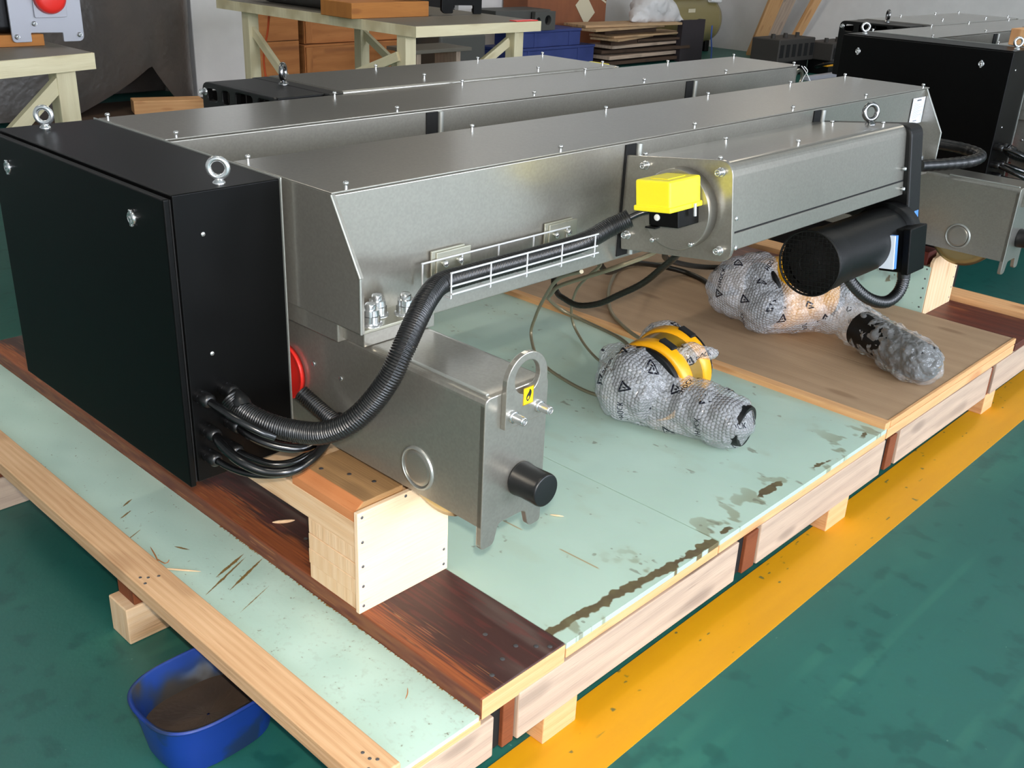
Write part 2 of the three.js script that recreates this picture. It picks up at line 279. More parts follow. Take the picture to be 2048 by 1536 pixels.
M.binIn = phy({ map: tex(512, 512, (u, v) => { const n = fbm(u, v, 4, 301, 5), s = fbm(u, v, 9, 311, 4); let c = mix3([16, 54, 128], [60, 56, 52], sstep(0.38, 0.56, n)); return mix3(c, [140, 146, 156], sstep(0.66, 0.8, s) * 0.4); }), roughness: 0.6 });
M.sludge = std({ map: tex(256, 256, (u, v) => { const n = fbm(u, v, 6, 321, 5); return mix3([78, 60, 44], [52, 44, 40], n); }), roughness: 0.7, bumpMap: rep(fineBump, 2, 2), bumpScale: 0.003 });

M.mat = std({ color: 0x6a6459, roughness: 0.55, bumpMap: rep(fineBump, 4, 4), bumpScale: 0.0008 });
M.orangeCord = std({ color: 0xd2521c, roughness: 0.6 }); M.paper = std({ color: 0xd0c6aa, roughness: 0.8 }); M.channel = std({ color: 0x3a3438, roughness: 0.55, metalness: 0.3 }); M.blueHose = std({ color: 0x274e9e, roughness: 0.5 });
M.boardPale = W(tGrey, { color: 0xfff0d0 }); M.heap = std({ color: 0x3c3834, roughness: 0.65, metalness: 0.25, bumpMap: rep(fineBump, 6, 6), bumpScale: 0.002 }); M.boardDark = W(tGrey, { color: 0x6a5c50 });

/* ---------------------------------------------------------------- the setting */
const RX0 = -5, RX1 = 14.4, RZ0 = -9.6, RZ1 = 6.5, RH = 5.2;
const floorO = struct('floor', boxUV(bx(RX0 - 0.2, -0.2, RZ0 - 0.2, RX1 + 0.2, 0, RZ1 + 0.2, 0), 0), M.floor);
{ const s = boxUV(bx(RX0, -0.01, -1.095, RX1, 0.0012, -0.922, 0), 0); s.rotateY(0.004); struct('floor_stripe', s, M.stripe, floorO).userData.label = 'yellow painted line on the green floor'; }
struct('wall_back', [boxUV(bx(RX0, 0, RZ0 - 0.2, 5.9, RH, RZ0, 0), 0), boxUV(bx(9.1, 0, RZ0 - 0.2, RX1, RH, RZ0, 0), 0), boxUV(bx(5.9, 4.4, RZ0 - 0.2, 9.1, RH, RZ0, 0), 0)], M.wall);
struct('wall_right', boxUV(bx(RX1, 0, RZ0, RX1 + 0.2, RH, RZ1, 0), 2), M.wall);
struct('wall_left', boxUV(bx(RX0 - 0.2, 0, RZ0, RX0, RH, RZ1, 0), 2), M.wall);
struct('ceiling', boxUV(bx(RX0 - 0.2, RH, RZ0 - 0.2, RX1 + 0.2, RH + 0.2, RZ1 + 0.2, 0), 0), M.ceil);
struct('unseen_lamp_1', boxUV(bx(5.06, 0, RZ0, 5.62, RH, -8.85, 0.01), 0), M.wall);
{ // dark shutter, mostly out of view, placed to darken reflections on the girder tops
  const g = []; for (let y = 0; y < 4.4; y += 0.11) g.push(bx(5.9, y, RZ0 - 0.12, 9.1, y + 0.106, RZ0 - 0.06, 0.012)); struct('door_1', g, M.shutter);
}
// wall behind the photographer; three unseen frosted windows light the front sides
const winX = [-2.6, 2.6, 8.4], WW = 3.6, WY0 = 1.0, WY1 = 4.3;
{
  const g = [bx(RX0, 0, RZ1, RX1, WY0, RZ1 + 0.2, 0), bx(RX0, WY1, RZ1, RX1, RH, RZ1 + 0.2, 0)]; let x = RX0;
  for (const c of winX) { g.push(bx(x, WY0, RZ1, c - WW / 2, WY1, RZ1 + 0.2, 0)); x = c + WW / 2; }
  g.push(bx(x, WY0, RZ1, RX1, WY1, RZ1 + 0.2, 0)); struct('wall_front', g, M.wall);
  const glow = std({ color: 0xffffff, emissive: 0xe9f1ff, emissiveIntensity: UNSEEN_WINDOW_POWER * 0.8, roughness: 0.6 });
  winX.forEach((c, i) => {
    const w = struct('unseen_window_' + (i + 1), [bx(c - WW / 2, WY0, RZ1 + 0.08, c + WW / 2, WY0 + 0.06, RZ1 + 0.16), bx(c - WW / 2, WY1 - 0.06, RZ1 + 0.08, c + WW / 2, WY1, RZ1 + 0.16), bx(c - 0.03, WY0, RZ1 + 0.08, c + 0.03, WY1, RZ1 + 0.16), bx(c - WW / 2, WY0, RZ1 + 0.08, c - WW / 2 + 0.06, WY1, RZ1 + 0.16), bx(c + WW / 2 - 0.06, WY0, RZ1 + 0.08, c + WW / 2, WY1, RZ1 + 0.16)], M.white);
    struct('unseen_pane', bx(c - WW / 2 + 0.05, WY0 + 0.05, RZ1 + 0.11, c + WW / 2 - 0.05, WY1 - 0.05, RZ1 + 0.125, 0), glow, w);
    const l = new THREE.RectAreaLight(0xe9f1ff, UNSEEN_WINDOW_POWER, WW - 0.1, WY1 - WY0 - 0.1); l.position.set(c, (WY0 + WY1) / 2, RZ1 + 0.07); l.lookAt(c, (WY0 + WY1) / 2, RZ1 - 5); scene.add(l);
  });
}
{ // unseen ceiling lamps for light from above; back row boosted to brighten the wall
  const glow = std({ color: 0xffffff, emissive: 0xfff3e2, emissiveIntensity: UNSEEN_LAMP_POWER * 0.8 });
  let k = 0;
  for (const [x, z] of [[0.5, -1.5], [5.5, -1.5], [10.5, -1.5], [0.5, -6], [5.5, -6], [10.5, -6]]) {
    const t = struct('unseen_lamp_' + (k + 2), [bx(x - 0.8, RH - 0.44, z - 0.16, x + 0.8, RH - 0.36, z + 0.16, 0.02), cylBetween(V(x - 0.6, RH - 0.37, z), V(x - 0.6, RH, z), 0.008), cylBetween(V(x + 0.6, RH - 0.37, z), V(x + 0.6, RH, z), 0.008)], M.white);
    struct('unseen_lamp_diffuser', bx(x - 0.76, RH - 0.47, z - 0.13, x + 0.76, RH - 0.441, z + 0.13, 0.01), glow, t);
    const l = new THREE.RectAreaLight(0xfff3e2, UNSEEN_LAMP_POWER * (z < -4 ? 4.2 : 0.9), 1.5, 0.25); l.position.set(x, RH - 0.48, z); l.lookAt(x, 0, z); scene.add(l); k++;
  }
}

/* ---------------------------------------------------------------- shared small hardware */
const H = {};
H.screw = merge([new THREE.CylinderGeometry(0.0035, 0.0035, 0.006, 8).translate(0, 0.003, 0), lathe([[0, 0.0135], [0.0045, 0.013], [0.0062, 0.0105], [0.0062, 0.006], [0, 0.006]], 'y', 12)]);
H.capBolt = merge([lathe([[0.0115, 0], [0.0115, 0.003], [0.0085, 0.003]], 'y', 20), lathe([[0.0085, 0.003], [0.0085, 0.016], [0.0075, 0.018], [0.0045, 0.018], [0.0045, 0.010], [0, 0.010]], 'y', 16)]);
H.nutBolt = merge([lathe([[0.021, 0], [0.021, 0.003], [0.012, 0.003]], 'y', 20), new THREE.CylinderGeometry(0.0175, 0.0175, 0.017, 6).translate(0, 0.0115, 0), new THREE.CylinderGeometry(0.0165, 0.0172, 0.012, 6).rotateY(0.4).translate(0, 0.027, 0), lathe([[0.0105, 0.03], [0.0105, 0.042], [0.008, 0.046], [0, 0.047]], 'y', 14)]);
H.eye = (() => { const l = [new THREE.TorusGeometry(0.018, 0.0061, 12, 30).translate(0, 0.03, 0), lathe([[0.0125, 0], [0.0125, 0.003], [0.008, 0.007], [0.006, 0.011], [0, 0.012]], 'y', 20)]; return merge(l); })();
H.eyeBig = H.eye.clone().scale(1.25, 1.25, 1.25);
H.nail = lathe([[0, 0.0012], [0.0032, 0.0008], [0.0038, 0], [0, 0]], 'y', 10);
H.gland = merge([new THREE.CylinderGeometry(0.0125, 0.0125, 0.012, 6).translate(0, 0.006, 0), lathe([[0.0115, 0.012], [0.0115, 0.02], [0.0125, 0.021], [0.0125, 0.034], [0.0095, 0.04], [0.006, 0.041]], 'y', 18)]);
H.lock = merge([lathe([[0.0135, 0], [0.0135, 0.003], [0.0115, 0.006], [0.009, 0.0065], [0.0085, 0.004], [0.0045, 0.004], [0.0045, 0.007], [0, 0.007]], '-x', 24), bx(-0.0065, -0.017, -0.0045, 0, 0.017, 0.0045, 0.002)]);
const ZUP = [Math.PI / 2, 0, 0], XNEG = [0, 0, Math.PI / 2];      // +y hardware turned to +z / -x

function ropeGeo(pts, r, n = 260) { r *= 1.22; return sweep(pts, n, 18, (s, a) => r * (0.86 + 0.16 * Math.abs(Math.cos(3 * a - s * 140))), true); }

/* ---------------------------------------------------------------- crane trolley */
const typeLabel = canvasTex(128, 256, (g, w, h) => { g.fillStyle = '#e4e6ee'; g.fillRect(0, 0, w, h); g.fillStyle = '#50535c'; g.fillRect(42, 18, 46, 14); g.fillStyle = '#9a9ca6'; for (let i = 0; i < 12; i++) g.fillRect(16, 52 + i * 13, 40 + (i * 37) % 56, 4); g.fillStyle = '#6a6c74'; g.fillRect(34, 222, 40, 10); });
M.typeLabel = std({ map: typeLabel, roughness: 0.5 });
const dropTex = canvasTex(128, 160, (g, w, h) => {
  g.fillStyle = '#f6c400'; g.fillRect(0, 0, w, h); g.strokeStyle = '#1c1a10'; g.lineWidth = 4; g.strokeRect(3, 3, w - 6, h - 6); g.fillStyle = '#1c1a10';
  g.beginPath(); g.moveTo(74, 22); g.bezierCurveTo(104, 30, 108, 64, 92, 92); g.bezierCurveTo(84, 112, 74, 122, 58, 132); g.bezierCurveTo(34, 118, 30, 92, 46, 70); g.bezierCurveTo(56, 56, 72, 46, 74, 22); g.fill();
  g.fillStyle = '#f6c400'; g.beginPath(); g.ellipse(62, 100, 10, 17, 0.5, 0, Math.PI * 2); g.fill();
});
M.drop = std({ map: dropTex, roughness: 0.45 });

function girder(t, zb, zf, x0, x1, front, o) {
  // zb/zf: back and front side; front = true has end plates whose foot reaches out to +z, false to -z
  const y0 = 0.806, y1 = 1.121, s = front ? 1 : -1, ze = front ? zf : zb, b = part('box_girder', boxUV(bx(x0 + 0.008, y0, zb + 0.002, x1 - 0.008, y1 - 0.006, zf - 0.002, 0.004, 2), 0), M.steel, t);
  part('cover_plate', boxUV(bx(x0 - 0.002, y1 - 0.004, zb - 0.003, x1 + 0.004, y1, zf + 0.004, 0.0015), 0), M.steel, b);
  for (const [xa, xb, top, foot] of [[x0, x0 + 0.009, 0, 1], [x1 - 0.009, x1, 0, 1]]) {
    const pr = [[s > 0 ? zb + 0.004 : zf - 0.004, y1 - 0.004], [ze, y1 - 0.004], [ze + s * 0.085, 0.968], [ze + s * 0.085, 0.852], [s > 0 ? zb + 0.004 : zf - 0.004, 0.852]];
    part('end_plate', boxUV(extrudeX(s > 0 ? pr : pr.reverse(), xa, xb, 0.001), 2), M.steel, b);
    // pale rounded bar along the edge of the end plate
    part('plate_edge', merge([barSeg([xa, y1 - 0.006, ze], [xa, 0.968, ze + s * 0.085]), barSeg([xa, 0.968, ze + s * 0.085], [xa, 0.852, ze + s * 0.085])]), M.steelEdge, b);
  }
  for (const f of o.fx) put('screw', H.screw, M.zinc, b, [f, y1, zf - 0.012]);
  for (const f of o.bx) put('screw', H.screw, M.zinc, b, [f, y1, zb + 0.012]);
  for (const x of o.ribs) {
    part('hanger_channel_shade', boxUV(bx(x, y0 + 0.01, zf - 0.004, x + 0.045, y1 - 0.012, zf + 0.002, 0.001), 1), M.gap, b);  // raised black strip standing in for the shade of the channel recess
    part('hanger_rib', [cylBetween(V(x + 0.052, y0 + 0.01, zf + 0.004), V(x + 0.052, y1 - 0.012, zf + 0.004), 0.009, 0.009, 14)], M.steelEdge, b);
  }
  // feet on the end carriages
  for (const fx of [x0 + 0.02, x1 - 0.21]) {
    const za = s > 0 ? zf - 0.01 : zb - 0.068, zc = s > 0 ? zf + 0.068 : zb + 0.01;
    part('foot_block', boxUV(bx(fx, 0.8145, za, fx + 0.19, 0.845, zc, 0.002), 0), M.steel, t);
    const fp = part('foot_plate', boxUV(bx(fx - 0.012, 0.845, za, fx + 0.185, 0.853, zc + (s > 0 ? 0.006 : 0), 0.002), 0), M.zincYellow, t);
    for (const [dx, dz] of [[0.03, 0.052], [0.075, 0.018], [0.125, 0.05]]) put('bolt', H.nutBolt, M.zinc, fp, [fx + dx, 0.853, s > 0 ? zf + dz : zb - dz], null, [1.15, 1, 1.15]);
  }
  return b;
}
function barSeg(a, b) { return cylBetween(V(...a), V(...b), 0.0028, 0.0028, 8); }

function carriage(t, x0, isNear) {
  const x1 = x0 + 0.172, z0 = -2.93, z1 = -1.172, yb = 0.539, yt = 0.814;
  const prof = roundedPts([[x0, yb], [x0, yt], [x1, yt], [x1, yb]], [0, 0.016, 0.016, 0], 6);
  const inner = new THREE.Path(roundedPts([[x0 + 0.008, yb - 0.0001], [x0 + 0.008, yt - 0.008], [x1 - 0.008, yt - 0.008], [x1 - 0.008, yb - 0.0001]], [0, 0.01, 0.01, 0], 4).map(p => new THREE.Vector2(p[0], p[1])));
  // inverted U: outline with the inside cut away
  const u = roundedPts([[x0, yb], [x0, yt], [x1, yt], [x1, yb], [x1 - 0.008, yb], [x1 - 0.008, yt - 0.008], [x0 + 0.008, yt - 0.008], [x0 + 0.008, yb]], [0, 0.016, 0.016, 0, 0, 0.01, 0.01, 0], 6);
  const c = part('end_carriage', boxUV(extrudeZ(u.reverse(), z0, z1, 0), 2), M.steel, t);
  for (const s of [1, -1]) {
    const ze = s > 0 ? z1 : z0, za = s > 0 ? ze - 0.012 : ze, zb2 = s > 0 ? ze + 0.002 : ze + 0.014;
    const ep = roundedPts([[x0, 0.488], [x0, yt], [x1, yt], [x1, 0.488], [x1 - 0.036, 0.488], [x1 - 0.048, 0.532], [x0 + 0.048, 0.532], [x0 + 0.036, 0.488]], [0.012, 0.016, 0.016, 0.012, 0.012, 0.012, 0.012, 0.012], 5);
    part('end_plate', boxUV(extrudeZ(ep.reverse(), za, zb2, 0.002), 1), M.steel, c);
    // lifting lug with a round eye, held by two cap screws
    const cx = x0 + 0.098, lz = s > 0 ? ze + 0.002 : ze - 0.014, hw = 0.056, top = 0.83, r = 0.056;
    const pts = [[cx - hw, 0.742], [cx + hw, 0.742], [cx + hw, top]]; for (let i = 1; i < 16; i++) { const a = i / 16 * Math.PI; pts.push([cx + hw * Math.cos(a), top + r * Math.sin(a)]); } pts.push([cx - hw, top]);
    const lug = part('lifting_lug', boxUV(extrudeZ(pts, lz, lz + 0.012, 0.0015, [circlePath(cx, top + 0.006, 0.034)]), 1), M.steel, c);
    for (const dx of [-0.036, 0.036]) put('cap_screw', H.capBolt.clone().scale(1.05, 1.7, 1.05), M.zinc, lug, [cx + dx, 0.765, s > 0 ? lz + 0.012 : lz], s > 0 ? ZUP : [-Math.PI / 2, 0, 0]);
    if (s > 0) { const st = new THREE.PlaneGeometry(0.03, 0.038); put('sticker', new THREE.BoxGeometry(0.028, 0.036, 0.0006), M.drop, lug, [cx + 0.004, 0.797, lz + 0.0125]); }
    // rubber buffer
    const by = 0.615, bxx = cx + 0.004, b = new THREE.LatheGeometry([[0, 0], [0.031, 0], [0.033, 0.004], [0.031, 0.02], [0.032, 0.052], [0.031, 0.056], [0.029, 0.0575], [0, 0.0575]].map(p => new THREE.Vector2(...p)), 32);
    put('buffer', b.scale(1.08, 1.25, 1.08), M.rubber, c, [bxx, by, s > 0 ? ze + 0.002 : ze], s > 0 ? ZUP : [-Math.PI / 2, 0, 0]);
    // wheel and its axle disc
    const wz = s > 0 ? -1.355 : -2.75, wy = 0.597;
    put('wheel', lathe([[0, -0.03], [0.1, -0.03], [0.112, -0.024], [0.125, -0.018], [0.125, 0.024], [0.112, 0.03], [0, 0.03]], 'x', 44), M.wheel, c, [x0 + 0.075, wy, wz]);
    put('axle_disc', merge([lathe([[0, 0.0045], [0.03, 0.0045], [0.038, 0.004], [0.0405, 0], [0, 0]], '-x', 36)]), M.steel, c, [x0 + 0.001, wy, wz]);
    put('axle_ring', lathe([[0.0415, 0], [0.0415, 0.0055], [0.0435, 0.006], [0.0455, 0.0045], [0.047, 0.005], [0.0485, 0]], '-x', 44), M.steelEdge, c, [x0 + 0.001, wy, wz]);
  }
  // pale bead standing in for the flash highlight along the top fold
  part('highlight_bead', bx(x0 + 0.012, yt - 0.001, -1.44, x0 + 0.02, yt + 0.004, -1.18, 0.002), M.steelEdge, c);
  if (isNear) {
    put('red_cap', lathe([[0.0, 0.003], [0.035, 0.004], [0.054, 0.006], [0.06, 0.011], [0.064, 0.012], [0.066, 0.009], [0.064, 0.0], [0, 0]], '-x', 44), M.red, c, [x0, 0.668, -1.795]);
    for (const [y, z] of [[0.715, -1.696], [0.712, -1.6], [0.623, -1.698]]) put('cap_screw', lathe([[0, 0.003], [0.005, 0.003], [0.0065, 0], [0, 0]], '-x', 14), M.zinc, c, [x0, y, z]);
  }
  return c;
}

function drum(t, O, flip, tilt, L, h, w, gear) {
  const m = flip ? new THREE.Matrix4().makeBasis(V(-1, 0, 0), V(0, Math.cos(tilt), Math.sin(tilt)), V(0, Math.sin(tilt), -Math.cos(tilt))) : new THREE.Matrix4().makeBasis(V(1, 0, 0), V(0, Math.cos(tilt), -Math.sin(tilt)), V(0, Math.sin(tilt), Math.cos(tilt)));
  m.setPosition(O[0], O[1], O[2]);
  const P = (name, g, mat, parent) => part(name, (Array.isArray(g) ? merge(g) : nix(g)).clone().applyMatrix4(m), mat, parent);
  const at = (g, p, rx = 0, ry = 0, rz = 0) => { const q = g.clone(); q.rotateX(rx); q.rotateY(ry); q.rotateZ(rz); q.translate(...p); return q; };
  // local axes: x along the drum, y up, z outward. section points are [z, y]
  const sec = roundedPts([[0.012, 0.02], [0.012, h - 0.008], [w - 0.012, h - 0.008], [w - 0.012, 0.016]], [0.008, 0.008, 0.034, 0.03], 8);
  const cov = P('drum_cover', boxUV(extrudeX(sec.slice().reverse(), 0.012, L, 0), 0), M.steel, t);
  P('side_seam', [bx(0.012, 0.0665, w - 0.0125, L, 0.0705, w - 0.0113, 0)], M.gap, cov);
  P('side_panel', boxUV(bx(0.013, 0.026, w - 0.013, L - 0.002, 0.066, w - 0.0095, 0.0015), 0), M.steel, cov);
  for (const x of [0.03, 0.4, 0.9]) for (const z of x > 0.6 ? [0.12, w - 0.055] : [0.06, w - 0.055]) if (x < L) P('screw', at(H.screw, [x, h - 0.008, z]), M.zinc, cov);
  for (const [x, y] of [[0.02, 0.105], [0.02, 0.034], [L - 0.015, 0.105], [L - 0.015, 0.045]]) P('screw', at(H.screw, [x, y, w - 0.011], Math.PI / 2), M.zinc, cov);
  for (const z of [0.16, 0.27]) P('screw', at(H.screw, [0.02, 0.016, z], Math.PI), M.zinc, cov);
  const fl = P('drum_flange', boxUV(extrudeX(roundedPts([[0, 0], [0, flip ? h - 0.01 : h], [w, flip ? h - 0.01 : h], [w, 0]], [0.003, 0.003, 0.04, 0.04], 8).reverse(), 0, 0.012, 0.0015), 2), M.steel, t);
  for (const [y, z] of [[h - 0.022, 0.085], [h - 0.028, w - 0.032], [0.028, w - 0.034], [0.04, 0.022]]) P('cap_screw', at(H.capBolt, [0, y, z], 0, 0, Math.PI / 2), M.zinc, fl);
  P('boss', [at(lathe([[0, 0.036], [0.098, 0.036], [0.1, 0.034], [0.1, 0], [0, 0]], '-x', 56), [0, 0.124, 0.196])], M.steel, fl);
  for (const [y, z] of [[0.045, 0.135], [0.045, 0.25]]) P('cap_screw', at(H.screw, [-0.036, y, z], 0, 0, Math.PI / 2), M.zinc, fl);
  // limit switch: yellow hood over a black box
  const bz = 0.182, by = 0.142, sw = P('limit_switch', bx(-0.122, 0.098, bz + 0.004, -0.036, by + 0.004, bz + 0.086, 0.003), M.black, t);
  const hood = P('switch_hood', [bx(-0.166, by, bz - 0.006, -0.04, by + 0.072, bz + 0.094, 0.006, 3), bx(-0.169, by - 0.001, bz - 0.009, -0.037, by + 0.012, bz + 0.097, 0.003, 2), bx(-0.14, by + 0.0715, bz + 0.02, -0.07, by + 0.0735, bz + 0.07, 0.001)], M.yellow, sw);
  P('screw', [at(new THREE.CylinderGeometry(0.005, 0.005, 0.03, 10), [-0.075, by - 0.005, bz + 0.1])], M.zinc, sw);
  P('mounting_ear', [bx(-0.135, 0.094, bz - 0.002, -0.115, 0.099, bz + 0.03, 0.002), bx(-0.12, 0.1, bz + 0.0, -0.116, 0.138, bz + 0.03, 0.001)], M.black, sw);
  P('plug', [at(lathe([[0, 0.003], [0.0075, 0.003], [0.0085, 0], [0, 0]], '-x', 20), [-0.122, 0.12, bz + 0.026])], M.white, sw);
  // black gear end
  const ht = h - 0.012, gp = roundedPts([[0.004, -0.05], [0.004, ht], [w + 0.004, ht], [w + 0.016, -0.19], [0.2, -0.19], [0.17, -0.05]], [0.01, 0.01, 0.035, 0.06, 0.06, 0.02], 7);
  const gh = P('gear_housing', extrudeX(gp.slice().reverse(), L, L + gear, 0.006), M.castBlack, t);
  if (flip) {   // hollow rear part of the gear housing with slots in its end wall
    const e0 = L + gear, e1 = e0 + 0.17, z0 = 0.03, z1 = 0.43, yt = h - 0.013;
    const slot = (za, zb, ya, yb) => new THREE.Path(roundedPts([[za, ya], [zb, ya], [zb, yb], [za, yb]], 0.012, 4).map(p => new THREE.Vector2(p[0], p[1])));
    const wall = extrudeX(roundedPts([[z0, -0.06], [z0, yt], [z1, yt], [z1, -0.06]], [0.01, 0.02, 0.035, 0.01], 5).reverse(), e1 - 0.02, e1, 0.003, [slot(0.05, 0.12, yt - 0.055, yt - 0.012), slot(0.15, 0.24, yt - 0.06, yt - 0.012), slot(0.275, 0.315, yt - 0.055, yt - 0.015), slot(0.345, 0.4, yt - 0.055, yt - 0.018), slot(0.06, 0.38, yt - 0.19, yt - 0.09)]);
    P('slotted_end', [wall, bx(e0 - 0.004, yt - 0.01, z0, e1 - 0.01, yt, z1 - 0.03, 0.004, 2), bx(e0 - 0.004, -0.06, z0, e1 - 0.01, yt - 0.002, z0 + 0.012, 0.003), bx(e0 - 0.004, -0.06, z1 - 0.02, e1 - 0.01, yt - 0.03, z1 - 0.006, 0.003)], M.castBlack, gh);
    for (let i = 0; i < 3; i++) P('rib', bx(e0 - 0.004, 0.0, z0 + 0.1 + i * 0.1, e1 - 0.03, yt - 0.012, z0 + 0.112 + i * 0.1, 0.003), M.castBlack, gh);
    P('cap_screw', at(H.capBolt, [e1, yt - 0.03, z1 - 0.02], 0, 0, -Math.PI / 2), M.zinc, gh); P('cap_screw', at(H.capBolt, [e1, yt - 0.075, z0 + 0.03], 0, 0, -Math.PI / 2), M.zinc, gh);
  }
  P('eye_bolt', at(H.eyeBig, [flip ? L + 0.06 : L - 0.055, h - (flip ? 0.012 : 0.008), 0.235], 0, flip ? 0.7 : -0.5), M.darkChrome, flip ? gh : cov);
  // hoist motor under the drum
  const my = -0.094, mz = 0.297, r = 0.091, X0 = 0.45;
  const mo = P('hoist_motor', [at(lathe([[0.07, 0.02], [r - 0.002, 0.02], [r, 0.024], [r, 0.09], [r - 0.004, 0.092], [r - 0.004, L - X0 - 0.06], [r + 0.008, L - X0 - 0.055], [r + 0.008, L - X0], [0, L - X0]], 'x', 48), [X0, my, mz])], M.castBlack, t);
  P('fan', [at(lathe([[0, 0], [0.03, 0], [0.03, 0.01], [0.078, 0.012], [0.078, 0.016], [0, 0.016]], 'x', 30), [X0 + 0.03, my, mz])], M.gap, mo);
  const gr = []; for (let i = -6; i <= 6; i++) { const o = i * 0.0124, hl = Math.sqrt(Math.max(0, r * r - o * o)) - 0.001; gr.push(bx(X0 + 0.009, my + o - 0.0011, mz - hl, X0 + 0.0112, my + o + 0.0011, mz + hl, 0), bx(X0 + 0.0108, my - hl, mz + o - 0.0011, X0 + 0.013, my + hl, mz + o + 0.0011, 0)); }
  gr.push(at(new THREE.TorusGeometry(r, 0.0035, 8, 48).rotateY(Math.PI / 2), [X0 + 0.012, my, mz])); for (const rr of [0.03]) gr.push(at(new THREE.TorusGeometry(rr, 0.0014, 6, 30).rotateY(Math.PI / 2), [X0 + 0.012, my, mz]));
  for (let i = 0; i < 36; i++) { const a = i / 36 * Math.PI * 2; gr.push(cylBetween(V(X0 + 0.012, my + r * Math.cos(a), mz + r * Math.sin(a)), V(X0 + 0.022, my + r * Math.cos(a), mz + r * Math.sin(a)), 0.0011, 0.0011, 5)); }
  P('fan_grille', gr, M.castBlack, mo);
  P('terminal_box', [bx(L - 0.135, my - 0.09, mz + 0.03, L - 0.03, my + 0.04, mz + 0.108, 0.005, 2), bx(L - 0.14, my - 0.094, mz + 0.1, L - 0.025, my + 0.044, mz + 0.124, 0.004, 2)], M.black, mo);
  P('rating_plate', [bx(L - 0.185, my - 0.07, mz + 0.03, L - 0.18, my + 0.03, mz + 0.098, 0.001)], M.sticker, mo); P('blue_label', [bx(L - 0.1795, my - 0.07, mz + 0.07, L - 0.168, my + 0.03, mz + 0.1, 0.001)], M.stickerBlue, mo);
  P('side_label', [bx(L + gear - 0.04, -0.095, w + 0.008, L + gear - 0.012, -0.03, w + 0.0125, 0.001)], M.stickerBlue, gh);
  const cp = [[L - 0.065, my - 0.09, mz + 0.08], [L - 0.065, my - 0.13, mz + 0.08], [L - 0.085, my - 0.165, mz + 0.075], [L - 0.13, my - 0.185, mz + 0.06], [L - 0.19, my - 0.165, mz + 0.03], [L - 0.23, my - 0.11, mz - 0.01], [L - 0.235, my - 0.05, mz - 0.04]];
  P('motor_conduit', [sweep(cp, 120, 14, (s) => 0.018 + 0.0012 * Math.sin(s * 1300)), at(new THREE.CylinderGeometry(0.021, 0.021, 0.03, 6), [L - 0.065, my - 0.105, mz + 0.08])], M.rubber, mo);
}

